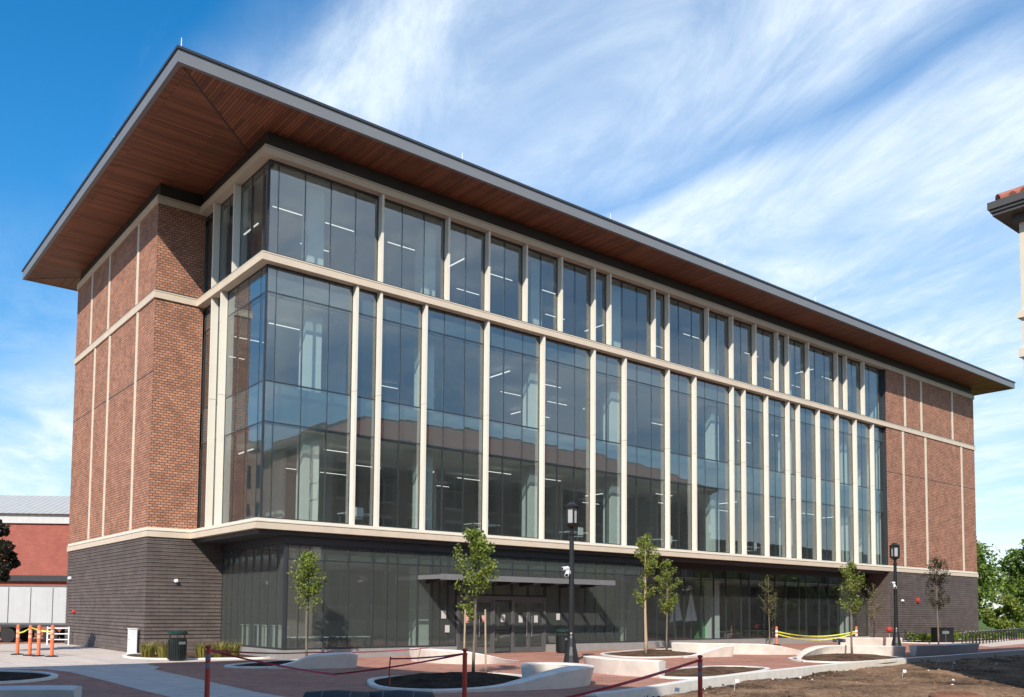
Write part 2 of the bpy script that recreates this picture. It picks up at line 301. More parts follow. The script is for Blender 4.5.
# ------------------------------------------------------------------ mesh builder
class MB:
    def __init__(s): s.v = []; s.f = []; s.mi = []; s.uv = {}
    def face(s, pts, m=0, uv=None):
        i = len(s.v); s.v += [tuple(p) for p in pts]; s.f.append(tuple(range(i, i+len(pts)))); s.mi.append(m)
        if uv: s.uv[len(s.f)-1] = uv
    def box(s, x0, x1, y0, y1, z0, z1, m=0, skip=''):
        if x1 < x0: x0, x1 = x1, x0
        if y1 < y0: y0, y1 = y1, y0
        q = [(x0,y0,z0),(x1,y0,z0),(x1,y1,z0),(x0,y1,z0),(x0,y0,z1),(x1,y0,z1),(x1,y1,z1),(x0,y1,z1)]
        i = len(s.v); s.v += q
        for k, f in dict(b=(3,2,1,0), t=(4,5,6,7), f=(0,1,5,4), r=(1,2,6,5), k=(2,3,7,6), l=(3,0,4,7)).items():
            if k in skip: continue
            s.f.append(tuple(i+a for a in f)); s.mi.append(m)
        return s
    def obox(s, c, ax, ay, az, hx, hy, hz, m=0):
        """oriented box: centre, three axes, half sizes"""
        c = Vector(c); ax = Vector(ax).normalized()*hx; ay = Vector(ay).normalized()*hy; az = Vector(az).normalized()*hz
        q = [c-ax-ay-az, c+ax-ay-az, c+ax+ay-az, c-ax+ay-az, c-ax-ay+az, c+ax-ay+az, c+ax+ay+az, c-ax+ay+az]
        i = len(s.v); s.v += [tuple(p) for p in q]
        for f in ((3,2,1,0),(4,5,6,7),(0,1,5,4),(1,2,6,5),(2,3,7,6),(3,0,4,7)):
            s.f.append(tuple(i+a for a in f)); s.mi.append(m)
        return s
    def tube(s, path, r, n=8, m=0, cap=True, squash=1.0):
        path = [Vector(p) for p in path]; k = len(path)
        rs = r if isinstance(r, (list, tuple)) else [r]*k
        rings = []; ref = None
        for j, p in enumerate(path):
            t = (path[min(j+1, k-1)]-path[max(j-1, 0)]).normalized()
            if ref is None:
                ref = Vector((1, 0, 0)) if abs(t.x) < .9 else Vector((0, 1, 0))
            a = (ref - t*ref.dot(t)).normalized(); b = t.cross(a); ref = a
            i = len(s.v)
            s.v += [tuple(p + (a*math.cos(2*math.pi*q/n) + b*math.sin(2*math.pi*q/n)*squash)*rs[j]) for q in range(n)]
            rings.append(i)
        for j in range(k-1):
            for q in range(n):
                s.f.append((rings[j]+q, rings[j]+(q+1) % n, rings[j+1]+(q+1) % n, rings[j+1]+q)); s.mi.append(m)
        if cap:
            s.f.append(tuple(rings[0]+q for q in reversed(range(n)))); s.mi.append(m)
            s.f.append(tuple(rings[-1]+q for q in range(n))); s.mi.append(m)
        return s
    def lathe(s, prof, c=(0, 0), n=16, m=0, rot=0):
        rings = []
        for r, z in prof:
            i = len(s.v); s.v += [(c[0]+r*math.cos(rot+2*math.pi*q/n), c[1]+r*math.sin(rot+2*math.pi*q/n), z) for q in range(n)]; rings.append(i)
        for j in range(len(prof)-1):
            for q in range(n):
                s.f.append((rings[j]+q, rings[j]+(q+1) % n, rings[j+1]+(q+1) % n, rings[j+1]+q)); s.mi.append(m)
        s.f.append(tuple(rings[0]+q for q in reversed(range(n)))); s.mi.append(m)
        s.f.append(tuple(rings[-1]+q for q in range(n))); s.mi.append(m)
        return s
    def prism(s, poly, z0, z1, m=0):
        n = len(poly); a = sum(poly[i][0]*poly[(i+1) % n][1]-poly[(i+1) % n][0]*poly[i][1] for i in range(n))
        if a < 0: poly = poly[::-1]
        i = len(s.v); s.v += [(x, y, z0) for x, y in poly]+[(x, y, z1) for x, y in poly]
        s.f.append(tuple(i+k for k in reversed(range(n)))); s.mi.append(m)
        s.f.append(tuple(i+n+k for k in range(n))); s.mi.append(m)
        for k in range(n):
            s.f.append((i+k, i+(k+1) % n, i+n+(k+1) % n, i+n+k)); s.mi.append(m)
        return s
    def build(s, name, mats, parent=None, base=False, smooth=False, bevel=0, origin=None):
        if not isinstance(mats, (list, tuple)): mats = [mats]
        v = s.v; o = Vector((0, 0, 0))
        if base or origin:
            if origin: o = Vector(origin)
            else:
                xs, ys, zs = zip(*v); o = Vector(((min(xs)+max(xs))/2, (min(ys)+max(ys))/2, min(zs)))
            v = [(a-o.x, b-o.y, c-o.z) for a, b, c in v]
        me = D.meshes.new(name); me.from_pydata(v, [], s.f)
        for mm in mats: me.materials.append(mm)
        me.polygons.foreach_set('material_index', s.mi)
        if smooth: me.polygons.foreach_set('use_smooth', [True]*len(s.f))
        ul = me.uv_layers.new(name='UVMap')
        for p in me.polygons:
            cu = s.uv.get(p.index)
            nx, ny, nz = p.normal
            for k, li in enumerate(p.loop_indices):
                if cu: ul.data[li].uv = cu[k]; continue
                x, y, z = s.v[me.loops[li].vertex_index]
                if abs(nz) > .75: ul.data[li].uv = (x, y)
                elif abs(nx) > abs(ny): ul.data[li].uv = (y, z)
                else: ul.data[li].uv = (x, z)
        me.update()
        ob = D.objects.new(name, me); C.objects.link(ob); ob.location = o
        if parent: ob.parent = parent
        if bevel:
            b = ob.modifiers.new('bevel', 'BEVEL'); b.width = bevel; b.segments = 2; b.limit_method = 'ANGLE'
        return ob
def tag(o, label=None, cat=None, group=None, kind=None):
    if label: o['label'] = label
    if cat: o['category'] = cat
    if group: o['group'] = group
    if kind: o['kind'] = kind
    return o
def empty(name, loc, label, cat, group=None, rz=0):
    o = D.objects.new(name, None); C.objects.link(o); o.location = loc; o.rotation_euler = (0, 0, rz)
    o.empty_display_size = .3
    return tag(o, label, cat, group)
def dup(root, loc, rz=0, label=None):
    r = root.copy(); C.objects.link(r); r.location = loc; r.rotation_euler = (0, 0, rz)
    if label: r['label'] = label
    for ch in list(root.children):
        c = ch.copy(); C.objects.link(c); c.parent = r
        for g in ch.children:
            d = g.copy(); C.objects.link(d); d.parent = c
    return r
def smooth_closed(pts, k=6):
    out = []; n = len(pts)
    for i in range(n):
        p0, p1, p2, p3 = (Vector(pts[(i+j-1) % n]) for j in range(4))
        for q in range(k):
            t = q/k; out.append(.5*((2*p1)+(p2-p0)*t+(2*p0-5*p1+4*p2-p3)*t*t+(3*p1-p0-3*p2+p3)*t**3))
    return out
def smooth_open(pts, k=8):
    P = [Vector(p) for p in pts]; P = [2*P[0]-P[1]]+P+[2*P[-1]-P[-2]]; out = []
    for i in range(1, len(P)-2):
        p0, p1, p2, p3 = P[i-1:i+3]
        for q in range(k):
            t = q/k; out.append(.5*((2*p1)+(p2-p0)*t+(2*p0-5*p1+4*p2-p3)*t*t+(3*p1-p0-3*p2+p3)*t**3))
    out.append(P[-2]); return out

# ------------------------------------------------------------------ the ground
g = MB(); g.face([(-1500, -1500, -.30), (1500, -1500, -.30), (1500, 1500, -.30), (-1500, 1500, -.30)])
tag(g.build('ground', M['grass']), kind='structure')
curbp = [(1.0, -17.3), (2.95, -16.95), (6.8, -15.75), (12.66, -14.5), (20.45, -13.25), (27.5, -12.75), (30.83, -12.5), (40.71, -11.6), (70, -8.5)]
curbp = [(p.x, p.y) for p in smooth_open(curbp, 6)]
def curb_y(x):
    for (a, b), (c, d) in zip(curbp, curbp[1:]):
        if a <= x <= c: return b+(d-b)*(x-a)/(c-a)
    return curbp[0][1] if x < 1 else curbp[-1][1]
g = MB()
g.prism([(-70, -60), (1.0, -60)]+curbp+[(70, 34), (-70, 34)], -.28, 0)
tag(g.build('plaza_paving', M['paver']), kind='structure')
g = MB()
g.prism([(-6.9, -40), (-4.8, -40), (-4.87, -13.4), (-4.92, -11.9), (-4.73, -8.5), (-4.52, -5.1), (-4.4, -2.7), (-3.86, -1.58), (-3.75, .3), (-3.4, .8), (-.85, .75), (1.75, 1.15), (15.5, 1.2), (15.5, 1.75), (1.75, 1.75), (1.7, 1.3), (-.6, 1.7), (-2.9, 2.6), (-3.2, 5.5), (-1.87, 7), (-1.87, 21.2), (-20, 21.2), (-24, 1.2), (-9, -.1), (-7.2, -.8), (-6.84, -2.57), (-6.88, -7.1), (-6.95, -9.92), (-6.93, -12)], -.02, .004)
tag(g.build('concrete_path', M['walk']), kind='structure')
g = MB(); g.prism([(44, -8.2), (70, -3.8), (70, -1.4), (47, -4.6)], -.02, .006)
tag(g.build('concrete_pavement', M['walk']), kind='structure')
# dirt lot on the right, bumpy
g = MB(); nx, ny = 150, 70; idx = {}
for i in range(nx+1):
    x = 1.0+ (i/nx)**1.5*69
    y1 = curb_y(x)-.05
    for j in range(ny+1):
        y = y1-(j/ny)**1.4*30
        z = -.16+.12*noise.noise(Vector((x*.35, y*.5, 0)))+.06*noise.noise(Vector((x*1.6, y*1.6, 3)))+.045*noise.noise(Vector((x*4.2, y*4.2, 7)))
        z -= .05*max(0, 1-abs(y-y1)/.8)
        idx[i, j] = len(g.v); g.v.append((x, y, z))
for i in range(nx):
    for j in range(ny):
        g.f.append((idx[i, j], idx[i, j+1], idx[i+1, j+1], idx[i+1, j])); g.mi.append(0)
tag(g.build('dirt_lot', M['dirt'], smooth=True), kind='structure')
# kerb between paving and dirt
g = MB()
off = [Vector(p) for p in curbp]
for a, b in zip(off, off[1:]):
    d = (b-a).normalized(); n = Vector((-d.y, d.x))
    if b.x > 66: break
    q = [a-n*.03, b-n*.03, b+n*.30, a+n*.30]
    g.prism([(p.x, p.y) for p in q], -.25, .055)
tag(g.build('kerb', M['curb']), kind='structure')
g = MB(); g.prism([(60, -1.2), (160, -20), (170, 60), (66, 40)], -.29, -.1); tag(g.build('lawn', M['grass']), kind='structure')
# ring kerbs and mulch of the planting beds
BED = 'planting beds set into the paving'
def bed(label, pts, mat='mulch', mound=.12, kerb=True):
    P = smooth_closed(pts, 7); c = sum(P, Vector((0, 0)))/len(P)
    e = empty('planting_bed', (c.x, c.y, 0), label, 'planting bed', BED)
    if kerb:
        k = MB(); n = len(P)
        for i in range(n):
            a, b = P[i]-c, P[(i+1) % n]-c
            t0 = (P[(i+1) % n]-P[i-1]).normalized(); t1 = (P[(i+2) % n]-P[i]).normalized()
            ar = sum(P[j].x*P[(j+1) % n].y-P[(j+1) % n].x*P[j].y for j in range(n)); s = 1 if ar > 0 else -1
            n0 = Vector((t0.y, -t0.x))*s*.17; n1 = Vector((t1.y, -t1.x))*s*.17
            q = [a, b, b+n1, a+n0]
            i0 = len(k.v); k.v += [(p.x, p.y, z) for z in (-.05, .06) for p in q]
            for f in ((4,5,6,7),(0,1,5,4),(2,3,7,6)): k.f.append(tuple(i0+x for x in f)); k.mi.append(0)
        k.build('bed_kerb', M['curb'], e)
    m = MB(); rings = 9; n = len(P)
    for r in range(rings+1):
        f = 1-r/rings
        for p in P:
            q = c+(p-c)*f; h = .02+mound*(1-f*f)+.035*noise.noise(Vector((q.x*3, q.y*3, 1)))*(1-f**4)+.02*noise.noise(Vector((q.x*9, q.y*9, 5)))*(1-f**4)
            m.v.append((q.x-c.x, q.y-c.y, h))
    for r in range(rings):
        for i in range(n):
            m.f.append((r*n+i, r*n+(i+1) % n, (r+1)*n+(i+1) % n, (r+1)*n+i)); m.mi.append(0)
    m.build('mulch', M[mat], e, smooth=True)
    return e
bed('dark mulch bed behind the nearest sloping bench, around the tree with stakes', [(-1.7, -12.0), (-.6, -10.3), (1.2, -10.0), (3.2, -10.4), (3.2, -12.0), (1.6, -13.4), (.2, -14.2), (-1.2, -14.2), (-1.9, -13.2)], 'darkmulch', .22)
bed('dark crescent mulch bed at the left edge of the plaza', [(-13, -1.0), (-9.6, -.9), (-8.0, -2.4), (-7.7, -4.2), (-8.3, -5.6), (-9.6, -6.2), (-13, -6.4)], 'darkmulch', .1)
bed('shaded mulch bed at the foot of the leftmost young tree', [(-2.0, -2.9), (-.7, -1.7), (1.2, -.8), (2.4, -.9), (1.6, -2.6), (.2, -3.7), (-1.2, -3.9)], 'darkmulch', .08)
bed('round mulch bed with two young trees near the entrance', [(14.6, -4.6), (15.6, -3.0), (18.6, -1.6), (22.4, -1.0), (21.2, -3.6), (18.6, -5.9), (16.0, -6.4), (14.6, -5.9)], 'mulch', .1)
bed('small bare mulch bed beside the long kerb', [(6.9, -14.1), (9.4, -12.3), (12.2, -11.9), (13.2, -12.8), (12.4, -13.9), (9.5, -14.8), (7.6, -15.1)], 'mulch', .1)
bed('wide mulch bed wrapped by the long curving bench', [(18.9, -10.9), (20.2, -9.9), (22.4, -9.6), (24.2, -10.4), (25.0, -11.4), (24.6, -12.5), (22.0, -13.0), (19.4, -12.9), (18.6, -12.0)], 'mulch', .22)
bed('narrow bed of grasses along the dark brick wall', [(-1.9, 6.9), (-3.0, 5.2), (-2.6, 3.1), (-.7, 2.1), (1.5, 1.9), (1.6, 6.9)], 'mulch', .05)
bed('planted bed along the right-hand dark brick wall', [(47.6, -.2), (46.2, -2.6), (49, -3.6), (55, -3.0), (61, -2.2), (61.4, -.2)], 'mulch', .05)
bed('dark mulch bed in the left foreground', [(-10.4, -15.0), (-9.2, -13.6), (-7.9, -13.4), (-7.3, -14.5), (-7.3, -16.5), (-9, -17.8)], 'darkmulch', .06)

# ------------------------------------------------------------------ main building
Z1, Z1T, Z2, Z2T, Z3, Z3T, SOF, ROOFT = 5.03, 5.335, 15.46, 15.80, 19.69, 20.04, 20.65, 21.18
XP, DY, DB, LX = -1.866, 7.06, 21.15, 61.48
GY, GX, GR = .38, .38, 47.30        # glass plane (front), glass plane (side), right end of glazing
B = empty('academic_building', (0, 0, 0), 'large brick and glass academic building with wide flat wood-lined eaves', 'building')
def offset_poly(poly, d):
    """offset an open polyline to its left by d (mitred)"""
    out = []; n = len(poly)
    for i, p in enumerate(poly):
        p = Vector(p)
        d0 = (p-Vector(poly[i-1])).normalized() if i else None
        d1 = (Vector(poly[i+1])-p).normalized() if i < n-1 else None
        if d0 is None: d0 = d1
        if d1 is None: d1 = d0
        n0 = Vector((-d0.y, d0.x)); n1 = Vector((-d1.y, d1.x)); m = (n0+n1)
        m = m/ (m.dot(m)/2) if m.length > 1e-6 else n0
        out.append(p+m*d)
    return out
PLAN = [(XP, DB), (XP, DY), (0, DY), (0, 0), (LX, 0), (LX, DB)]   # building lies to the left of this path
def band(bm, d0, d1, z0, z1, m=0, plan=PLAN):
    a = offset_poly(plan, d0); b = offset_poly(plan, d1)
    for i in range(len(plan)-1):
        p, q, r, s = a[i], a[i+1], b[i+1], b[i]
        k = len(bm.v); bm.v += [(t.x, t.y, z) for z in (z0, z1) for t in (p, q, r, s)]
        for f in ((3,2,1,0),(4,5,6,7),(0,1,5,4),(2,3,7,6)): bm.f.append(tuple(k+x for x in f)); bm.mi.append(m)
        if i == 0: bm.f.append((k+3, k, k+4, k+7)); bm.mi.append(m)
        if i == len(plan)-2: bm.f.append((k+1, k+2, k+6, k+5)); bm.mi.append(m)
def ledge(z0, z1):
    m = MB(); band(m, 0, .55, z0, z0+(z1-z0)*.78, 0); m.build('stone_band', M['stoneb'], B)
    m = MB(); band(m, .03, .55, z0+(z1-z0)*.78+.002, z0+(z1-z0)*.86, 0); m.build('band_joint', M['metal_dark'], B)
    m = MB(); band(m, .012, .55, z0+(z1-z0)*.86+.002, z1, 0); m.build('band_cap', M['stone'], B)
ledge(Z1, Z1T); ledge(Z2, Z2T); ledge(Z3, Z3T)
m = MB(); band(m, .05, .4, Z1T+.002, 5.44); m.build('sill', M['fin'], B)
m = MB(); band(m, .01, .4, Z2T+.002, Z2T+.03); m.build('flashing', M['metal_dark'], B)
m = MB(); band(m, .16, .6, Z3T+.002, SOF-.002); m.build('frieze', M['frieze'], B)
# dropped soffit and dark band under the lowest ledge
m = MB(); m.prism([(.25, .25), (LX-.3, .25), (LX-.3, DY+3), (.25, DY+3)], 4.86, Z1-.002); m.build('lower_soffit', M['frieze'], B)
m = MB(); m.prism([(1.40, .45), (22.3, .45), (22.3, 1.62), (GR+.05, 1.62), (GR+.05, 1.9), (22.0, 1.9), (22.0, .70), (1.65, .70), (1.65, DY), (1.40, DY)], 4.55, 4.858); m.build('soffit_trim', M['metal_dark'], B)
# brick walls above
m = MB()
m.box(XP+.07, XP+.40, DY+.07, DB, Z1T+.002, Z3+.1, skip='b')
m.box(XP+.40, .30, DY+.07, DY+.4, Z1T+.002, Z3+.1, skip='bl')
m.build('brick_wall', M['redbrick'], B)
m = MB(); m.box(GR, LX-.07, .07, .45, Z1T+.002, Z3+.1); m.box(LX-.40, LX-.07, .45, DB, Z1T+.002, Z3+.1); m.build('brick_wall', M['redbrick'], B)
m = MB(); m.box(XP+.4, LX-.4, DB-.35, DB-.02, 0, SOF-.1); m.build('rear_wall', M['redbrick'], B)
# pale vertical strips
def strip(x0, x1, y0, y1, z0, z1): 
    m = MB(); m.box(x0, x1, y0, y1, z0, z1); m.build('stone_strip', M['stone'], B)
for y in (16.9, 14.16, 9.61): strip(XP+.04, XP+.12, y-.13, y+.13, 5.45, Z2-.002)
for y in (17.95, 14.59, 9.85): strip(XP+.04, XP+.12, y-.13, y+.13, Z2T+.035, Z3-.002)
for x in (49.63, 53.06, 59.04): strip(x-.13, x+.13, .04, .12, 5.45, Z2-.002)
for x in (50.0, 52.51, 57.59): strip(x-.13, x+.13, .04, .12, Z2T+.035, Z3-.002)
# expansion joints in the tall brick panels
m = MB(); m.box(XP+.062, XP+.08, DY+.08, DB-.01, 12.22, 12.245); m.build('joint_line', M['metal_dark'], B)
m = MB(); m.box(GR+.02, LX-.08, .062, .08, 12.22, 12.245); m.build('joint_line', M['metal_dark'], B)
# dark ribbed brick base, every course cast proud of the joint
def base_wall(x0, x1, y0, y1, zt=Z1-.002):
    m = MB(); n = 31; h = zt/n
    for i in range(n):
        ins = 0.0
        if i < 4: m.box(x0, x1, y0, y1, i*h, (i+1)*h-.004, skip='tb'); 
        else:
            m.box(x0, x1, y0, y1, i*h+.034, (i+1)*h)
        m.box(x0+.028, x1-.028, y0+.028, y1-.028, i*h-.002 if i else 0, i*h+.036, skip='tb')
    return m.build('brick_base', M['darkbrick'], B)
base_wall(XP+.05, 1.50, DY+.05, DB-.05)
base_wall(GR+.02, LX-.05, .05, DB-.1)
# cream fins
M0, MOD = 4.27, 1.1472
tall_idx = [0, 1, 3, 6, 9, 12, 14, 17, 19, 22, 23, 25, 27, 28, 30, 32, 34, 36]
top_idx = [1, 4, 6, 8, 10, 12, 13, 16, 17, 20, 22, 24, 26, 27, 29, 32, 33, 35]
FW = .11
for i in tall_idx:
    xr = M0+i*MOD; m = MB()
    m.box(xr-FW, xr, .085, GY-.012, 5.442, 10.985); m.box(xr-FW, xr, .085, GY-.012, 11.0, Z2-.002)
    m.build('stone_fin', M['fin'], B)
for i in top_idx:
    xr = M0+i*MOD; m = MB(); m.box(xr-FW, xr, .085, GY-.012, Z2T+.032, Z3-.002); m.build('stone_fin', M['fin'], B)
for y in (5.52, 4.45):
    m = MB(); m.box(.085, GX-.012, y-FW/2, y+FW/2, 5.442, 10.985); m.box(.085, GX-.012, y-FW/2, y+FW/2, 11.0, Z2-.002); m.build('stone_fin', M['fin'], B)
for y in (5.58, 3.28):
    m = MB(); m.box(.085, GX-.012, y-FW/2, y+FW/2, Z2T+.032, Z3-.002); m.build('stone_fin', M['fin'], B)
# glazing: one window per bay, panes slightly out of true
def pane(m, p0, p1, z0, z1, n):
    j = lambda: random.uniform(-.0055, .0055)
    q = [(p0[0]+n[0]*j(), p0[1]+n[1]*j(), z0)]; 
    a, b, c, d = j(), j(), j(), 0
    d = a+c-b
    P = [(p0, z0, a), (p1, z0, b), (p1, z1, c), (p0, z1, d)]
    m.face([(p[0]+n[0]*o, p[1]+n[1]*o, z) for p, z, o in P])
def window(axis, lo, hi, divs, z0, z1, trans, plane, gm='glass', fr=.024, name='window', dep=.012):
    """axis 0: glass in the plane y=plane running along x; axis 1: plane x=plane running along y"""
    pt = (lambda t: (t, plane)) if axis == 0 else (lambda t: (plane, t))
    nrm = (0, 1) if axis == 0 else (1, 0)
    st = [lo]+[d for d in divs if lo+.12 < d < hi-.12]+[hi]; zs = [z0]+trans+[z1]
    m = MB()
    for a, b in zip(st, st[1:]):
        for c, d in zip(zs, zs[1:]):
            pane(m, pt(a), pt(b), c, d, nrm)
            if gm == 'glass' and len(trans) == 3 and c in (9.24, 14.38): m.mi[-1] = 1
    wv = m.build(name, [M[gm], M['sglass']], B)
    f = MB()
    def bar(a, b, c, d):
        if axis == 0: f.box(a, b, plane-dep, plane+.10, c, d)
        else: f.box(plane-dep, plane+.10, a, b, c, d)
    for s in st[1:-1]: bar(s-fr/2, s+fr/2, z0+.071, z1-.071)
    bar(lo, lo+.03, z0+.071, z1-.071); bar(hi-.03, hi, z0+.071, z1-.071)
    bar(lo, hi, z0, z0+.07); bar(lo, hi, z1-.07, z1)
    for t in trans:
        for a, b in zip(st, st[1:]): bar(a+fr/2+.012, b-fr/2-.012, t-.024, t+.024)
    f.build('window_frame', M['mull'], wv)
    return wv
divx = [M0-FW/2+i*MOD for i in range(-3, 38)]
def bays(idx, z0, z1, trans):
    st = [GX]
    for i in idx: st += [M0+i*MOD-FW, M0+i*MOD]
    st += [GR-.02]
    for a, b in zip(st[0::2], st[1::2]): window(0, a, b, divx, z0, z1, trans, GY)
bays(tall_idx, 5.445, Z2-.004, [9.24, 10.85, 14.38])
bays(top_idx, Z2T+.034, Z3-.004, [])
divy = [4.45-MOD*k for k in range(1, 4)]+[5.0, 6.3]
for a, b in ((GY, 4.395), (4.505, 5.465), (5.575, DY+.06)): window(1, a+.11 if a == GY else a, b, [.95, 2.15, 3.3], 5.445, Z2-.004, [9.24, 10.85, 14.38], GX)
for a, b in ((GY, 3.225), (3.335, 5.525), (5.635, DY+.06)): window(1, a+.11 if a == GY else a, b, [.95, 2.1, 4.45], Z2T+.034, Z3-.004, [], GX)
# slim corner post of the glass box
m = MB(); m.box(GX-.03, GX+.05, GY+.02, GY+.108, 5.445, Z2-.004); m.box(GX-.03, GX+.05, GY+.02, GY+.108, Z2T+.034, Z3-.004); m.build('corner_post', M['mull'], B)
# dark jamb where glazing meets brick
m = MB(); m.box(GR-.018, GR-.003, .12, .6, 5.445, Z3-.01); m.build('jamb', M['mull'], B)
# ground floor glazing
GGY, GGX, GG2, GXS = .55, 1.50, 1.75, 22.2     # front glass left of the step, side glass, recessed glass, x of the step
gl = [2.09, 2.52, 3.18, 4.29, 5.46, 6.14, 6.64, 7.7, 8.45, 8.86, 9.32]
def gwin(a, b, divs, y, gm='gglass'): return window(0, a, b, divs, .36, 4.55, [3.94], y, gm, .04)
gwin(GGX+.1, 5.46, gl, GGY); gwin(5.46, 9.74, gl, GGY)
window(0, 9.74, 15.08, [10.85, 11.87, 13.0, 14.0], 2.66, 4.55, [3.94], GGY, 'gglass', .04)
gwin(15.1, 19.2, [16.07, 17.0, 17.78, 18.5], GGY); gwin(19.2, GXS-.1, [19.9, 20.69, 21.6], GGY)
for a in range(4):
    x0 = GXS+.02+a*6.27; x1 = min(GR-.02, x0+6.27); gwin(x0, x1, [x0+k*1.25*(.94 if (k % 3) else 1.03) for k in range(1, 5)], GG2, 'rglass')
window(1, GGY+.12, DY-.02, [1.3, 2.1, 2.9, 3.7, 4.5, 5.2, 5.9, 6.5], .36, 4.55, [], GGX, 'gglass', .03)
m = MB(); m.box(GGX-.04, GGX+.08, GGY-.03, GGY+.11, .36, 4.55); m.build('corner_post', M['mull'], B)
m = MB(); m.box(GXS-.08, GXS+.01, GGY-.03, GG2+.1, .36, 4.55); m.build('return_panel', M['metal_dark'], B)
m = MB(); m.prism([(GGX-.10, GGY-.12), (9.74, GGY-.12), (9.74, GGY+.2), (GGX+.2, GGY+.2), (GGX+.2, DY+.04), (GGX-.10, DY+.04)], 0, .358); m.build('plinth', M['plinth'], B)
m = MB(); m.prism([(15.1, GGY-.12), (GXS+.05, GGY-.12), (GXS+.05, GG2-.12), (GR+.01, GG2-.12), (GR+.01, GG2+.2), (GXS-.2, GG2+.2), (GXS-.2, GGY+.2), (15.1, GGY+.2)], 0, .358); m.build('plinth', M['plinth'], B)
m = MB(); m.box(GGX+.2, GXS-.2, GGY+.16, GGY+.2, 3.96, 4.55); m.build('spandrel', M['spandrel'], B)
m = MB(); m.box(GXS+.1, GR-.05, GG2+.16, GG2+.2, 4.02, 4.55); m.build('spandrel', M['spandrel'], B)
# doors: two double leaves with a sidelight between
def leaf(x0, x1, hinge_left, paper=None):
    d = MB(); z1 = 2.46; y = GGY
    d.box(x0, x0+.08, y-.03, y+.03, .02, z1); d.box(x1-.08, x1, y-.03, y+.03, .02, z1)
    d.box(x0+.08, x1-.08, y-.03, y+.03, .02, .26); d.box(x0+.08, x1-.08, y-.03, y+.03, z1-.10, z1); d.box(x0+.08, x1-.08, y-.028, y+.028, 1.02, 1.08)
    d.face([(x0+.08, y, .26), (x1-.08, y, .26), (x1-.08, y, z1-.1), (x0+.08, y, z1-.1)], 1)
    o = d.build('door', [M['alu'], M['gglass']], B)
    h = MB(); hx = x1-.15 if hinge_left else x0+.15
    h.tube([(hx, y-.09, .75), (hx, y-.09, 1.75)], .016, 8); h.tube([(hx, y-.09, .8), (hx, y-.02, .8)], .012, 6); h.tube([(hx, y-.09, 1.7), (hx, y-.02, 1.7)], .012, 6)
    h.build('handle', M['chrome'], o)
    if paper:
        n = MB(); xc = (x0+x1)/2; n.box(xc-.12, xc+.12, y-.012, y-.006, 1.42, 1.76); n.build('notice', M[paper], o)
leaf(9.88, 10.83, True, 'pink'); leaf(10.85, 11.80, False, 'pink'); leaf(13.06, 13.99, True, 'paper'); leaf(14.01, 14.96, False, 'paper')
m = MB()
for x in (9.76, 11.81, 12.94, 14.97): m.box(x, x+.11, GGY-.06, GGY+.1, 0, 2.655)
m.box(9.87, 11.81, GGY-.05, GGY+.08, 2.47, 2.65); m.box(11.92, 12.94, GGY-.05, GGY+.08, 2.47, 2.65); m.box(13.05, 14.97, GGY-.05, GGY+.08, 2.47, 2.65)
m.build('door_frame', M['alu'], B)
w_ = window(0, 11.92, 12.94, [], .02, 2.47, [.3, 1.06], GGY, 'gglass')
for x, z, q, mm in ((9.05, 1.78, .13, 'paper'), (9.25, 1.15, .12, 'paper'), (12.42, 1.62, .13, 'paper'), (15.9, 1.7, .12, 'paper')):
    n = MB(); n.box(x-q, x+q, GGY-.045, GGY-.039, z-q*1.35, z+q*1.35); n.build('notice', M[mm], B)
# entrance canopy: slab, front bar and tapered outriggers
m = MB(); m.box(7.75, 17.6, -.72, GGY-.06, 3.40, 3.47); m.build('canopy_slab', M['canopy'], B)
m = MB(); m.prism([(7.5, -1.46), (17.9, -1.46), (17.6, -1.32), (7.75, -1.32)], 3.26, 3.50); m.build('canopy_fascia', M['canopy'], B)
for x0, x1 in ((7.65, 7.75), (17.6, 17.7)):
    m = MB(); m.box(x0, x1, -1.318, GGY-.06, 3.30, 3.48); m.build('canopy_edge', M['canopy'], B)
for x in [8.1+1.33*k for k in range(8)]:
    m = MB(); q = [(-1.318, 3.28), (GGY-.065, 3.12), (GGY-.065, 3.39), (-1.318, 3.39)]
    m.v += [(x+dx, y, z) for dx in (-.05, .05) for y, z in q]
    for f in ((0,1,2,3),(7,6,5,4),(0,4,5,1),(1,5,6,2),(2,6,7,3),(3,7,4,0)): m.f.append(f); m.mi.append(0)
    m.build('canopy_bracket', M['metal_dark'], B)
# interior: slabs, ceilings, rear walls, columns, light strips
XI0, XI1, YI = GX+.25, GR-.1, 12.0
m = MB(); m.box(XI0, XI1, .78, YI, 9.26, 10.83); m.build('floor_slab', [M['plenum']], B)
m = MB(); m.box(XI0, XI1, .78, YI, 14.40, 15.62); m.build('floor_slab', M['plenum'], B)
m = MB(); m.box(XI0, XI1, .62, YI, Z1+.02, 5.40); m.build('floor_slab', M['carpet'], B)
for z in (9.25, 14.39, 19.62): 
    m = MB(); m.box(XI0+.05, XI1-.05, .84 if z < 19 else .6, YI-.05, z-.03, z-.006 if z < 19 else z+.05); m.build('ceiling', M['slab'], B)
m = MB(); m.box(XI0, XI1, YI+.01, YI+.2, 0, SOF-.2); m.build('interior_wall', M['lobby'], B)
m = MB(); m.prism([(GGX+.2, .8), (GXS-.1, .8), (GXS-.1, 2.0), (GR, 2.0), (GR, YI), (GGX+.2, YI)], 0.0, .03); m.build('lobby_floor', M['carpet'], B)
m = MB(); m.box(GGX+.2, GR, 2.0, YI, 4.05, 4.2); m.build('lobby_ceiling', M['slab'], B)
m = MB(); m.box(GR+.05, GR+.2, .6, YI, 5.4, Z3); m.build('interior_wall', M['column'], B)
colx = [2.85, 8.5, 15.0, 20.7, 29.2, 36.9, 43.6]
colg = [9.4, 23.6, 31.1, 46.6]
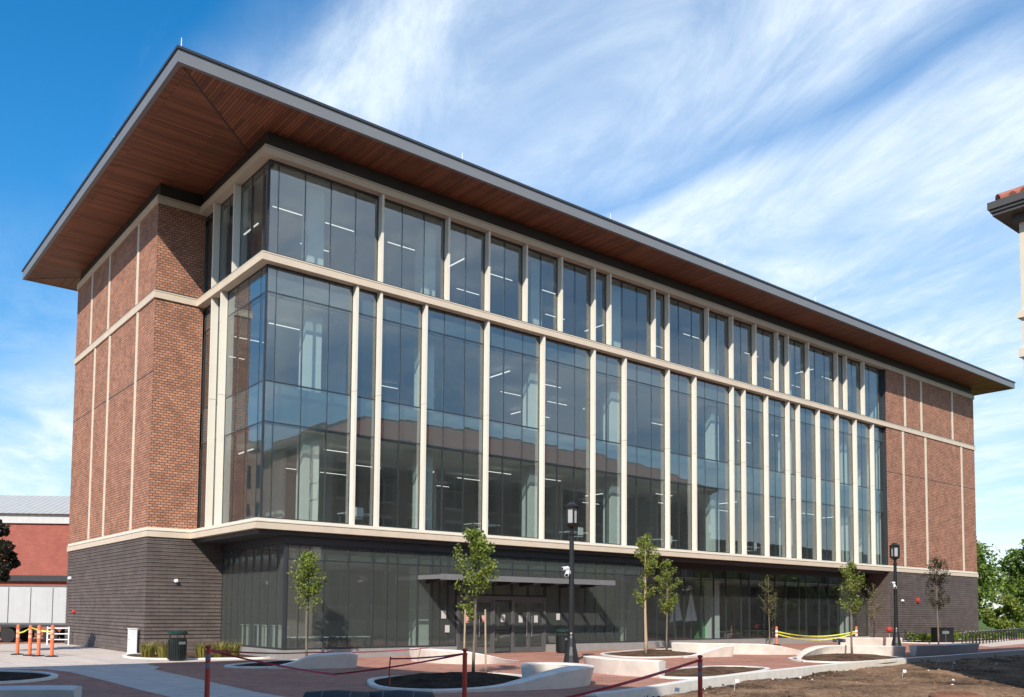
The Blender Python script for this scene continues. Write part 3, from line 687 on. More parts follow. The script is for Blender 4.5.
for x in colx:
    m = MB()
    for z0, z1 in ((5.41, 9.21), (10.85, 14.35), (15.83, 19.58)): m.box(x-.36, x+.36, 1.25, 1.85, z0, z1)
    m.build('column', M['column'], B)
for x in colg:
    m = MB(); m.box(x-.36, x+.36, 2.75, 3.35, .04, 4.04); m.build('column', M['column'], B)
for x in (3.4, 11.6, 20.3, 28.4, 36.8): # inner walls of rooms
    m = MB(); m.box(x, x+.15, 5.2, YI, 5.42, 9.2); m.box(x+2.6, x+2.75, 4.6, YI, 10.86, 14.35); m.build('partition', M['lobby'], B)
strips = []
for zc in (9.0, 14.1, 19.2):
    for k in range(15):
        x = 2.2+k*3.05; 
        for y in (3.2, 6.0, 9.2):
            if random.random() < .5: continue
            strips.append((x+random.uniform(-.3, .3), y, zc))
for i, (x, y, zc) in enumerate(strips[:96]):
    m = MB()
    if i % 5 == 0: m.box(x-.03, x+.03, y-.8, y+.8, zc-.02, zc+.02)
    else: m.box(x-.75, x+.75, y-.02, y+.02, zc-.015, zc+.015)
    m.build('light_strip', M['strip'], B)
# roof: fascia, dark coping, plank soffit mitred at the corners
RX0, RX1, RY0, RY1 = -4.08, 64.1, -2.12, 24.1
m = MB()
a = [(RX0, RY0), (RX1, RY0), (RX1, RY1), (RX0, RY1)]; t = .16
ins = [(RX0+t, RY0+t), (RX1-t, RY0+t), (RX1-t, RY1-t), (RX0+t, RY1-t)]
for i in range(4):
    p, q, r, s = a[i], a[(i+1) % 4], ins[(i+1) % 4], ins[i]
    k = len(m.v); m.v += [(*u, z) for z in (SOF-.02, ROOFT-.10) for u in (p, q, r, s)]
    for f in ((3,2,1,0),(4,5,6,7),(0,1,5,4),(2,3,7,6)): m.f.append(tuple(k+x for x in f)); m.mi.append(0)
m.build('fascia', M['fascia'], B)
m = MB(); e_ = .05
m.box(RX0-e_, RX1+e_, RY0-e_, RY1+e_, ROOFT-.098, ROOFT); m.build('coping', M['coping'], B)
m = MB()
c_ = [(6, 6), (54, 6), (54, 16), (6, 16)]
hi = ROOFT+.9
o_ = [(RX0+.1, RY0+.1), (RX1-.1, RY0+.1), (RX1-.1, RY1-.1), (RX0+.1, RY1-.1)]
for i in range(4): m.face([(*o_[i], ROOFT+.002), (*o_[(i+1) % 4], ROOFT+.002), (*c_[(i+1) % 4], hi), (*c_[i], hi)])
m.face([(*p, hi) for p in c_]); m.build('roof_deck', M['coping'], B)
m = MB(); I = 7.5
inn = [(RX0+t+I, RY0+t+I), (RX1-t-I, RY0+t+I), (RX1-t-I, RY1-t-I), (RX0+t+I, RY1-t-I)]
for i in range(4):
    p, q, r, s = ins[i], ins[(i+1) % 4], inn[(i+1) % 4], inn[i]
    pts = [p, s, r, q]
    m.face([(*u, SOF) for u in pts], 0, [((u[1], u[0]) if i % 2 == 0 else (u[0], u[1])) for u in pts])
m.build('soffit', M['soffit'], B)
for i in range(4): # mitre trims
    m = MB(); p, q = Vector(ins[i]), Vector(inn[i]); d = (q-p).normalized(); n = Vector((-d.y, d.x))*.03
    m.prism([tuple(p+n+d*.2), tuple(q+n), tuple(q-n), tuple(p-n+d*.2)], SOF-.012, SOF-.003)
    m.build('mitre_trim', M['frieze'], B)
for x, y in [(RX0+.15, RY0+.15), (RX0+.15, 6.3), (RX0+.15, 15)]+[(x, RY0+.15) for x in (8, 17, 26, 35, 44, 53)]:
    m = MB(); m.tube([(x, y, ROOFT), (x, y, ROOFT+.42)], [.02, .012], 6); m.build('lightning_rod', M['white'], B)
# small fittings on the brick
def fitting(name, x, y, z, n, mat, r=.09):
    m = MB(); nv = Vector((n[0], n[1], 0)); p = Vector((x, y, z))
    m.tube([p, p+nv*.10, p+nv*.16], [r, r, r*.5], 12); return m.build(name, M[mat], B)
fitting('wall_light', -.55, DY+.05, 3.15, (0, -1), 'white'); fitting('wall_light', XP+.05, 20.2, 3.55, (-1, 0), 'white')
fitting('wall_light', 49.0, .05, 2.95, (0, -1), 'white', .09); fitting('fire_bell', 51.3, .05, 3.0, (0, -1), 'redpl', .2)
fitting('fire_connection', XP+.05, 19.0, 1.75, (-1, 0), 'redpl', .1)

# things standing inside the lobby
def stand(x, y, h, wd, label):
    m = MB(); m.box(-wd/2, wd/2, -.22, .22, 0, .06); m.box(-wd/2+.04, wd/2-.04, -.18, .18, .06, h-.05); m.box(-wd/2, wd/2, -.22, .22, h-.05, h)
    o = m.build('display_pedestal', M['column'], bevel=.01); o.location = (x, y, .035); return tag(o, label, 'pedestal', 'display pedestals inside the ground floor glass')
stand(2.35, 6.1, 1.25, .5, 'pale display pedestal inside the corner glass, nearest the dark brick wall')
stand(2.35, 4.7, 1.25, .28, 'narrow pale display pedestal inside the corner glass')
stand(2.45, 3.75, 1.25, .6, 'widest pale display pedestal inside the corner glass')
stand(2.35, 2.7, 1.2, .5, 'pale display pedestal inside the corner glass, nearest the corner post')
def table(x, y, label, z=.035, group='tables inside the lobby'):
    e = empty('lobby_table', (x, y, z), label, 'table', group)
    m = MB(); m.box(-.8, .8, -.4, .4, .71, .75); m.build('tabletop', M['furniture'], e)
    for sx in (-.72, .72):
        for sy in (-.33, .33):
            m = MB(); m.box(sx-.025, sx+.025, sy-.025, sy+.025, 0, .708); m.build('leg', M['alu'], e)
table(3.9, 3.3, 'white table inside the glass behind the leftmost young tree'); table(6.0, 3.4, 'white table inside the glass to the left of the entrance')
table(22.6, 4.2, 'white table inside the glass right of the entrance'); table(33, 4.2, 'white table inside the glass below the rightmost bays'); table(37.5, 4.4, 'white table inside the far right ground floor glass')
def chair(x, y, rz, label, z=5.405):
    e = empty('white_chair', (x, y, z), label, 'chair', 'white chairs on the second storey', rz)
    m = MB(); m.box(-.23, .23, -.22, .22, .43, .47); m.build('seat', M['white'], e, bevel=.015)
    m = MB(); m.box(-.22, .22, .20, .235, .52, .92); m.build('backrest', M['white'], e, bevel=.012)
    for sx in (-.2, .2):
        for sy in (-.19, .19):
            m = MB(); m.tube([(sx*.9, sy*.9, .43), (sx, sy, 0)], .013, 6); m.build('leg', M['alu'], e)
for k, (tx, tl) in enumerate(((5.6, 'desk behind the glass of the leftmost wide bays on the second storey'), (12.4, 'desk behind the second storey glass left of the big lamp post'), (18.6, 'desk behind the second storey glass just right of the big lamp post'), (25.6, 'desk behind the second storey glass above the tallest young tree'), (33.6, 'desk behind the second storey glass near its right third'))):
    table(tx, 2.2, tl, 5.405, 'desks on the second storey')
    chair(tx-.5, 1.5, math.pi+.2, ('white chair at the leftmost desk behind the glass, second storey', 'white chair at the desk left of the big lamp post, second storey', 'white chair at the desk just right of the big lamp post, second storey', 'white chair at the desk above the tallest young tree, second storey', 'white chair at the desk in the right third, second storey')[k])
m = MB(); m.box(-.5, .5, -.3, .3, .08, 1.5); m.box(-.46, .46, -.26, .26, 0, .08); m.box(-.02, .02, -.315, -.3, .15, 1.45)
o = m.build('cabinet', M['greenbox'], bevel=.02); o.location = (30.9, 3.6, .035); tag(o, 'green cabinet inside the glass behind the flared benches', 'cabinet')
for x, lab in ((28.1, 'white feather banner inside the glass, left one'), (29.5, 'white feather banner inside the glass beside the pale column')):
    e = empty('feather_banner', (x, 3.4, .035), lab, 'banner', 'white banners inside the lobby')
    m = MB(); m.tube([(0, 0, 0), (0, 0, 3.3)], .02, 6); m.build('pole', M['alu'], e)
    m = MB(); m.prism([(-.02, -.004), (.0, -.004), (.0, .004), (-.02, .004)], 0, .01)
    m = MB(); pts = [(.02, 3.3), (-.5, 1.6), (-.62, 1.35), (.6, 1.45), (.35, 2.2)]
    k = len(m.v); n = len(pts); m.v += [(a, -.012, b) for a, b in pts]+[(a, .012, b) for a, b in pts]
    m.f += [tuple(range(n)), tuple(reversed(range(n, 2*n)))]+[(i, n+i, n+(i+1) % n, (i+1) % n) for i in range(n)]; m.mi += [0]*(n+2)
    m.build('cloth', M['white'], e)

# ------------------------------------------------------------------ cast concrete benches
BEN = 'sculpted concrete benches'
def bench(path, label, mat='bench', wid=.55, cap0=True, cap1=True):
    """path of (x, y, height): flared section that sinks into a kerb where the height falls"""
    P = smooth_open(path, 7); m = MB(); n = len(P); ox, oy = P[0].x, P[0].y
    rings = []
    for i, p in enumerate(P):
        d = (P[min(i+1, n-1)]-P[max(i-1, 0)]); d = Vector((d.x, d.y)).normalized(); nn = Vector((-d.y, d.x))
        h = max(.05, p.z); k = min(1, h/.48); wt = .16+(wid-.16)*k; wb = .15+(wid*.58-.15)*k; r = min(.06, h*.3)
        prof = [(-wb/2, -.02), (-wt/2-.0+.015, h-r*1.1), (-wt/2+.004, h-r*.45), (-wt/2+r*.7, h), (0, h+.008), (wt/2-r*.7, h), (wt/2-.004, h-r*.45), (wt/2-.015, h-r*1.1), (wb/2, -.02)]
        f = 1.0
        if cap0 and i == 0 or cap1 and i == n-1: f = .86
        i0 = len(m.v); m.v += [(p.x-ox+nn.x*a*f, p.y-oy+nn.y*a*f, b if f == 1 else b*.97) for a, b in prof]; rings.append(i0)
    q = len(prof)
    for a, b in zip(rings, rings[1:]):
        for k in range(q-1): m.f.append((a+k, a+k+1, b+k+1, b+k)); m.mi.append(0)
        m.f.append((a+q-1, a, b, b+q-1)); m.mi.append(0)
    m.f.append(tuple(rings[0]+k for k in reversed(range(q)))); m.f.append(tuple(rings[-1]+k for k in range(q))); m.mi += [0, 0]
    o = m.build('concrete_bench', M[mat], smooth=True)
    es = o.modifiers.new('split', 'EDGE_SPLIT'); es.split_angle = R(50)
    o.location = (ox, oy, .004)
    return tag(o, label, 'bench', BEN)
bench([(-1.3, -4.4, .05), (-.65, -4.65, .2), (0.0, -4.95, .44), (.7, -5.1, .5), (1.45, -5.15, .5)], 'half shaded concrete bench rising from the bed of the leftmost young tree', wid=.75)
bench([(5.3, -3.0, .5), (5.35, -4.3, .5), (5.75, -5.4, .48), (6.6, -5.85, .32), (7.4, -5.8, .15), (8.4, -5.5, .05)], 'sunlit white concrete bench in front of the entrance doors, tail sloping down to the right', wid=.65)
bench([(-1.6, -14.4, .05), (-.5, -14.75, .08), (.5, -15.0, .2), (1.35, -15.15, .40), (2.25, -15.1, .5), (3.1, -14.7, .5), (3.5, -14.0, .5), (3.5, -13.4, .5), (3.1, -13.0, .5), (2.55, -12.95, .5)], 'hooked concrete bench nearest the viewer, part shaded, by the big lamp post', wid=.6)
bench([(7.5, -10.5, .47), (6.95, -11.2, .5), (6.65, -12.2, .5), (6.7, -13.2, .5), (6.95, -14.1, .5)], 'short sunlit white concrete bench right of the big lamp post', wid=.62)
bench([(19.9, -3.4, .5), (20.5, -4.7, .5), (21.5, -5.9, .5), (22.5, -6.9, .48), (23.5, -7.5, .3), (24.6, -7.8, .05)], 'long white concrete bench parallel to the glass wall, beyond the two-tree bed')
bench([(16.6, -6.9, .05), (17.4, -6.9, .14), (18.1, -6.95, .32), (18.8, -7.05, .46), (19.4, -7.2, .5)], 'small white bench tail curling up from the edge of the two-tree bed')
bench([(18.4, -11.6, .05), (19.4, -10.7, .07), (20.8, -9.9, .2), (22.2, -9.5, .40), (23.5, -9.45, .5), (24.7, -10.0, .5), (25.5, -10.9, .5), (26.4, -11.6, .5)], 'long curving white bench that wraps the wide mulch bed near the far lamp post', wid=.6)
bench([(36.4, -2.4, .5), (38.3, -3.3, .5), (40.4, -4.2, .5)], 'distant white bench against the right end of the glass')
bench([(27.9, -11.3, .5), (29.6, -11.7, .5), (31.6, -11.7, .5), (33.8, -11.3, .5), (35.6, -10.8, .46)], 'grey shaded bench at the right, behind the end of the kerb', 'shadebench')
bench([(-12.6, -13.4, .5), (-10.6, -13.7, .5), (-9.35, -14.3, .5)], 'shaded bench end at the lower left corner of the plaza', 'shadebench', wid=.7)

# ------------------------------------------------------------------ lamp posts
LAMP = 'black lantern lamp posts'
def lamp_post(loc, label, H=6.18):
    e = empty('lamp_post', loc, label, 'lamp post', LAMP)
    m = MB(); m.lathe([(.31, 0), (.31, .06), (.29, .09), (.26, .30), (.19, .62), (.15, .95), (.125, 1.05), (.135, 1.10), (.115, 1.16)], n=12); m.build('base', M['black'], e, smooth=False)
    m = MB(); m.lathe([(.115, 1.16), (.088, H-1.30)], n=14); m.lathe([(.11, H-1.30), (.12, H-1.24), (.075, H-1.20), (.075, H-1.12), (.10, H-1.08), (.06, H-1.02)], n=14); m.build('pole', M['black'], e, smooth=False)
    m = MB(); m.lathe([(.07, H-1.02), (.15, H-.99), (.28, H-.90), (.29, H-.83), (.22, H-.82)], n=6)
    for k in range(6):
        a = math.pi/3*k; p = Vector((.265*math.cos(a), .265*math.sin(a), 0))
        m.tube([p+Vector((0, 0, H-.86)), p+Vector((0, 0, H-.22))],   .034, 6)
    m.lathe([(.22, H-.25), (.31, H-.24), (.32, H-.17), (.20, H-.12), (.15, H-.04), (.06, H-.01), (.03, H)], n=6); m.build('lantern_cage', M['black'], e)
    m = MB(); m.lathe([(.19, H-.82), (.20, H-.25)], n=6); m.build('lamp_glass', M['lamp'], e)
    return e
lp = lamp_post((9.69, -7.13, 0), 'tall black lantern lamp post in front of the entrance')
lp2 = dup(lp, (36.9, -5.8, 0), .3, 'black lantern lamp post before the right end of the glass wall')
lp3 = dup(lp, (92.9, 5.2, -.1), .6, 'distant lantern lamp post among the trees at the right edge')
def security_camera(loc, label):
    e = empty('security_camera', loc, label, 'camera', 'white security cameras on the lamp posts', rz=R(200))
    m = MB(); m.box(-.02, .20, -.05, .05, -.02, .10); m.box(.08, .16, -.045, .045, .10, .22); m.build('bracket', M['white'], e)
    m = MB(); m.tube([(.16, 0, .02), (.42, .10, -.08)], [.075, .075], 10); m.tube([(.14, 0, .18), (.40, -.08, .15)], [.065, .065], 10); m.build('camera_body', M['white'], e, smooth=False)
    m = MB(); m.tube([(.42, .10, -.08), (.43, .103, -.084)], .055, 10); m.tube([(.40, -.08, .15), (.41, -.083, .149)], .05, 10); m.build('lens', M['black'], e)
    return e
SCS = 1.1
sc1 = security_camera((9.60, -7.12, 3.42), 'white twin security camera clamped to the big lamp post')
sc1.scale = (SCS, SCS, SCS)
sc2 = dup(sc1, (36.8, -5.8, 3.6), R(200), 'white twin security camera clamped to the far lamp post')

# ------------------------------------------------------------------ bins, cabinet
def litter_bin(loc, rz, label):
    e = empty('litter_bin', loc, label, 'litter bin', 'dark green litter bins', rz)
    m = MB()
    m.lathe([(.27, 0), (.29, .03), (.33, .80), (.34, .82)], n=20); m.build('bin_body', M['binm'], e, smooth=False)
    m = MB()
    for k in range(24):
        a = 2*math.pi*k/24; m.obox((.325*math.cos(a), .325*math.sin(a), .42), (math.cos(a), math.sin(a), 0), (-math.sin(a), math.cos(a), 0), (0, 0, 1), .012, .022, .36)
    m.build('slats', M['binm'], e)
    m = MB(); m.lathe([(.33, .98), (.36, 1.0), (.36, 1.06), (.30, 1.11), (.12, 1.14)], n=20)
    for a in (0, 2.1, 4.2): m.tube([(.29*math.cos(a), .29*math.sin(a), .80), (.31*math.cos(a), .31*math.sin(a), 1.0)], .022, 6)
    m.build('lid', M['binlid'], e, smooth=False)
    m = MB(); m.box(-.13, .13, -.345, -.338, .62, .72); m.build('plate', M['band'], e)
    return e
b1 = litter_bin((-2.2, 1.75, 0), .2, 'dark green litter bin in front of the left dark brick wall')
dup(b1, (14.9, -.95, 0), -.1, 'dark green litter bin with green lid beside the entrance doors')
m = MB(); m.box(-.75, .75, -.4, .4, .05, 1.05); m.box(-.78, .78, -.43, .43, 1.05, 1.12); m.box(-.7, .7, -.36, .36, 0, .05); m.box(-.30, .30, -.42, -.40, .68, .88, 1); m.box(-.015, .015, -.415, -.4, .1, 1.0, 1)
o = m.build('bin_station', [M['black'], M['band']], bevel=.02); o.location = (48.2, -3.2, 0); o.scale = (.85, .85, .95); o.rotation_euler = (0, 0, -.5); tag(o, 'wide black recycling station before the right dark brick wall', 'recycling bin')
m = MB(); m.box(-.14, .14, -.19, .19, .06, 1.07); m.box(-.16, .16, -.21, .21, 0, .06); m.box(-.165, .165, -.215, .215, 1.07, 1.10); m.box(-.146, -.14, -.15, .15, .62, .64, 1)
o = m.build('utility_cabinet', [M['white'], M['band']], bevel=.008); o.location = (-2.1, 7.75, 0); tag(o, 'slim white utility cabinet on the left brick corner', 'utility box')
m = MB(); m.box(-.10, .10, -.10, .10, 0, .06); m.box(-.05, .05, -.05, .05, .06, .62); m.box(-.26, .26, -.14, .14, .62, .78)
o = m.build('outlet_pedestal', M['band'], bevel=.01); o.location = (25.0, -9.2, 0); o.rotation_euler = (0, 0, -.6); tag(o, 'small dark pedestal behind the long curving bench', 'pedestal')
m = MB(); m.tube([(0, 0, 0), (0, 0, .85)], .02, 6); m.lathe([(.05, .82), (.17, .86), (.22, .98), (.19, 1.10), (.08, 1.16)], n=10, m=1)
o = m.build('red_marker', [M['stake'], M['redpl']]); o.location = (41.0, -3.2, 0); tag(o, 'round red marker on a stake near the far bench', 'marker')

# ------------------------------------------------------------------ bollards and tape
RB = 'red delineator posts with tape'
def red_post(loc, H, label, bands=True):
    e = empty('delineator_post', loc, label, 'delineator post', RB)
    m = MB(); m.lathe([(.20, 0), (.20, .04), (.07, .07)], n=12); m.build('base', M['black'], e)
    m = MB(); m.lathe([(.052, .06), (.050, H-.14), (.058, H-.13), (.058, H-.10), (.034, H-.09), (.034, H-.07), (.055, H-.055), (.06, H-.02), (.03, H)], n=14); m.build('shaft', M['redpl'], e, smooth=False)
    if bands:
        for z in (H-.24, H-.41):
            m = MB(); m.lathe([(.0535, z-.055), (.0535, z+.055)], n=14); m.build('reflective_band', M['band'], e)
    return e
red_post((-6.95, -14.3, 0), 1.22, 'banded red delineator post at the left front, tape tied to its top')
red_post((-2.3, -16.7, 0), 1.15, 'plain red delineator post in front of the dark mulch bed', False)
red_post((2.3, -19.3, -.15), 1.16, 'red delineator post standing in the dirt at the front')
def tape(pts, label, mat, sag=.15, wd=.04, group=None):
    m = MB(); path = []
    for a, b in zip(pts, pts[1:]):
        a, b = Vector(a), Vector(b)
        for i in range(13):
            t = i/12; p = a.lerp(b, t); p.z -= sag*4*t*(1-t); path.append(p)
    for i, (p, q) in enumerate(zip(path, path[1:])):
        if (q-p).length < 1e-5: continue
        tw = .8*math.sin(i*.55)
        d = (q-p).normalized(); s = d.cross(Vector((0, 0, 1))).normalized(); n = Vector((0, 0, 1))*math.cos(tw*.6)+s*math.sin(tw*.6)
        hh = n*wd/2; t = s*.003
        k = len(m.v); m.v += [tuple(x) for x in (p-hh-t, q-hh-t, q+hh-t, p+hh-t, p-hh+t, q-hh+t, q+hh+t, p+hh+t)]
        for f in ((0,1,2,3),(7,6,5,4),(0,4,5,1),(3,2,6,7)): m.f.append(tuple(k+x for x in f)); m.mi.append(0)
    o = m.build('barrier_tape', M[mat], base=True); return tag(o, label, 'tape', group or 'barrier tapes')
P1, P2, P3 = (-6.95, -14.3, 1.12), (-2.3, -16.7, 1.04), (2.3, -19.3, .90)
tape([P1, (0.2, -4.6, .52)], 'red tape from the banded left post back to the half shaded bench', 'redtape', .05)
tape([P1, (-4.3, -14.6, .55), P2], 'red tape sagging low from the banded left post across the walk', 'redtape', .04)
tape([(0.2, -4.6, .52), (5.4, -3.8, .53)], 'red tape running between the two benches before the entrance', 'redtape', .06)
tape([P2, (-1.9, -13.0, .75)], 'short red tape from the plain post to the mulch bed stake', 'redtape', .03)
tape([P3, (-3.5, -20.2, .30)], 'dark red tape slanting down from the post in the dirt', 'redtape', .06, .06)
m = MB(); m.tube([(-1.9, -13.0, .1), (-1.92, -13.0, .45), (-1.9, -13.02, .8)], .02, 6)
tag(m.build('tape_stake', M['redpl'], base=True), 'thin red stake in the dark mulch bed holding the tape', 'stake')
OB = 'orange posts on the left pavement'
def orange_post(loc, H, label):
    e = empty('orange_post', loc, label, 'post', OB)
    m = MB(); m.lathe([(.24, 0), (.24, .04), (.10, .06)], n=12); m.build('base', M['black'], e)
    m = MB(); m.lathe([(.070, .05), (.066, H-.03), (.04, H)], n=12); m.build('shaft', M['orange'], e, smooth=False)
    for a, b in (((.0695, H-.52), (.0693, H-.40)), ((.0685, H-.32), (.0683, H-.20))):
        m = MB(); m.lathe([a, b], n=12); m.build('reflective_band', M['fadedband'], e)
for (x, y, h), lab in zip(((-6.2, 9.2, 1.24), (-5.95, 8.1, 1.24), (-5.75, 7.5, 1.25), (-5.4, 6.85, 1.26)), ('orange post farthest left before the white trailer', 'second orange post from the left before the white trailer', 'third orange post from the left before the white trailer', 'orange post nearest the dark brick corner')):
    orange_post((x, y, 0), h, lab)
tape([(-6.2, 9.2, .9), (-5.95, 8.1, 1.15), (-5.4, 6.85, 1.0)], 'yellow caution tape between the orange posts', 'yellow', .05, .06)
CD = 'orange and white channel posts'
def channel_post(loc, label):
    e = empty('channel_post', loc, label, 'post', CD)
    m = MB(); m.lathe([(.20, 0), (.20, .05), (.08, .08)], n=12); m.build('base', M['black'], e)
    m = MB(); m.lathe([(.085, .07), (.07, 1.1), (.04, 1.15)], n=12); m.build('shaft', M['orange'], e)
    for a, b in (((.080, .55), (.078, .68)), ((.077, .80), (.0745, .93))):
        m = MB(); m.lathe([a, b], n=12); m.build('white_band', M['white'], e)
channel_post((33.6, .1, 0), 'orange and white channel post left of the yellow tape')
channel_post((40.2, -1.4, 0), 'orange and white channel post right of the yellow tape')
tape([(33.6, .1, .85), (40.2, -1.4, .85)], 'upper yellow caution tape sagging between the channel posts', 'yellow', .32, .07)
tape([(33.6, .1, .7), (40.2, -1.4, .75)], 'lower yellow caution tape sagging between the channel posts', 'yellow', .42, .07)
PF = 'small white pin flags in the dirt'
for (x, y), lab in zip(((7.0, -16.7), (23.3, -14.6), (22.3, -15.7), (15.4, -17.2), (23.0, -17.0), (3.4, -17.6)), ('white pin flag near the small bare bed', 'white pin flag nearest the shaded kerb end', 'white pin flag just in front of the shaded kerb end', 'white pin flag in the middle of the dirt', 'white pin flag farthest right in the dirt', 'white pin flag nearest the post in the dirt')):
    m = MB(); m.tube([(0, 0, -.05), (0, 0, .27)], .005, 5); m.prism([(0, -.004), (.11, -.004), (.11, .004), (0, .004)], .17, .265)
    o = m.build('pin_flag', M['white']); o.location = (x, y, -.15); o.rotation_euler = (.05, .1, random.uniform(-.9, -.4)); tag(o, lab, 'flag', PF)
m = MB(); m.lathe([(.62, -.22), (.62, .02), (.55, .08), (.50, .09)], n=28)
for k in range(-4, 5):
    for j in range(-3, 4):
        if (k*.1)**2+(j*.12)**2 < .19: m.box(k*.1-.02, k*.1+.02, j*.12-.045, j*.12+.045, .085, .112)
o = m.build('drain_cover', M['rust']); o.location = (8.7, -22.0, -.06); tag(o, 'rusty round drain cover rising from the dirt', 'drain cover')
# rolled hoses / covered bundles at the front edge
def bundle(loc, rz, L_, label):
    e = empty('hose_roll', loc, label, 'roll', 'dark wrapped rolls at the front', rz)
    m = MB(); m.tube([(-L_/2, 0, .2), (-L_/2+.05, 0, .2), (0, 0, .21), (L_/2-.05, 0, .2), (L_/2, 0, .2)], [.06, .15, .19, .16, .07], 14, squash=.8); m.build('roll', M['roll'], e, smooth=True)
    for k in (-.2, .22):
        m = MB(); m.tube([(k*L_-.012, 0, .2), (k*L_+.012, .0, .2)], .182, 14, squash=.8); m.build('strap', M['alu'], e)
bundle((-5.0, -16.1, 0), -.72, 1.35, 'dark wrapped roll with pale straps, left of the pair at the front edge')
bundle((-4.0, -16.8, 0), -.72, 1.45, 'dark wrapped roll with pale straps, right of the pair at the front edge')
# bike racks
BR = 'hoop bike racks by the lawn'
def hoop(loc, rz, label):
    m = MB(); pts = [(-.3, 0, 0), (-.3, 0, .55)]+[(-.3*math.cos(a), 0, .55+.3*math.sin(a)) for a in [math.pi*k/10 for k in range(1, 10)]]+[(.3, 0, .55), (.3, 0, 0)]
    m.tube(pts, .035, 8); m.box(-.36, -.24, -.06, .06, 0, .012); m.box(.24, .36, -.06, .06, 0, .012)
    o = m.build('bike_rack', M['black'], smooth=False); o.location = loc; o.rotation_euler = (0, 0, rz); return tag(o, label, 'bike rack', BR)
h0 = hoop((45.6, -6.0, .01), R(-52), 'black hoop bike rack in the row beside the right dark brick wall')
for k in range(1, 19): dup(h0, (45.6+k*1.15, -6.0+k*.27, .01), R(-52))

# ------------------------------------------------------------------ trees
def leaves(m, c, n, rx, ry, rz, size, shape=None, seed=0):
    rnd = random.Random(seed)
    for _ in range(n):
        while True:
            p = Vector((rnd.uniform(-1, 1), rnd.uniform(-1, 1), rnd.uniform(-1, 1)))
            if p.length < 1: break
        p = Vector((c[0]+p.x*rx, c[1]+p.y*ry, c[2]+p.z*rz))
        a = Vector((rnd.gauss(0, 1), rnd.gauss(0, 1), rnd.gauss(0, .8))).normalized(); b = a.orthogonal().normalized()
        b = (b*math.cos(rnd.random()*6.28)+a.cross(b)*math.sin(rnd.random()*6.28)).normalized()
        s = size*rnd.uniform(.6, 1.3)
        m.face([p-a*s*.5, p+b*s*.32, p+a*s*.5, p-b*s*.32])
TR = 'young street trees in the plaza'
def sapling(loc, H, label, mat, crown_w, c0, dens=1.0, seed=1, thick=.045, trunk='bark', lean=(0, 0), stakes=False):
    rnd = random.Random(seed); e = empty('young_tree', loc, label, 'tree', TR)
    t = MB(); path = [Vector((lean[0]*z/H+.03*math.sin(z*1.7+seed), lean[1]*z/H+.03*math.cos(z*1.3+seed), z)) for z in [H*k/10 for k in range(11)]]
    t.tube(path, [thick*(1-.85*k/10)+.006 for k in range(11)], 8)
    lf = MB(); dens *= .82
    nb = int(26*dens)+10
    for k in range(nb):
        f = rnd.random(); z = c0+(H-c0)*(f**.9)*.96
        w_ = crown_w*(math.sin(math.pi*min(1, max(.12, (z-c0+.25)/(H-c0+.3)))**.75)*.95+.08)*rnd.uniform(.55, 1.15)
        a = rnd.uniform(0, 6.283); p0 = path[min(10, int(z/H*10))].copy(); p0.z = z
        p1 = p0+Vector((math.cos(a)*w_*.6, math.sin(a)*w_*.6, w_*.55)); p2 = p0+Vector((math.cos(a)*w_, math.sin(a)*w_, w_*1.0))
        t.tube([p0, p1, p2], [.014, .009, .004], 5)
        for q, c in ((.6, p1), (1.0, p2)):
            leaves(lf, c, int(rnd.uniform(18, 42)*dens), .17, .17, .20, .10, seed=rnd.random())
        leaves(lf, p0.lerp(p1, .5), int(14*dens), .14, .14, .2, .10, seed=rnd.random())
    leaves(lf, (path[10].x, path[10].y, H-.15), int(26*dens), .12, .12, .32, .12, seed=seed)
    t.build('trunk', M[trunk], e, smooth=True); lf.build('crown', M[mat], e)
    if stakes:
        for dx, dy in ((-.32, .1), (.28, -.2)):
            s = MB(); s.tube([(dx, dy, -.05), (dx*.9, dy*.9, 1.9)], .028, 7); s.build('stake', M['stake'], e)
    return e
sapling((1.51, -1.43, .05), 3.95, 'leftmost young tree with a compact oval green crown', 'leafg', .60, 1.75, 1.25, 3)
sapling((2.35, -10.8, .1), 4.15, 'staked young tree in the dark mulch bed in front of the doors', 'leafg', .66, 1.55, 1.2, 5, stakes=True)
sapling((16.4, -4.8, .05), 5.4, 'tallest young tree with a pale trunk left in the two-tree bed', 'leafg', .62, 2.1, 1.15, 8, .075, 'stake')
sapling((21.2, -1.9, .05), 4.5, 'shorter young tree just right of the tallest one', 'leafg', .62, 1.6, 1.1, 11)
sapling((33.4, .5, .0), 4.2, 'thin yellowish young tree by the left channel post', 'leafy', .62, 1.5, .5, 14, .035)
sapling((23.2, -10.9, .15), 4.0, 'young tree in the wide mulch bed wrapped by the curving bench', 'leafg', .62, 1.75, 1.0, 17)
sapling((45.0, -4.4, .0), 5.7, 'dark leaved young tree in front of the right dark brick wall', 'leafd', .95, 1.9, 1.25, 21, .05)
sapling((41.5, -1.9, .0), 3.95, 'faint slender young tree at the right end of the glass', 'leafy', .50, 1.2, .5, 25, .035)
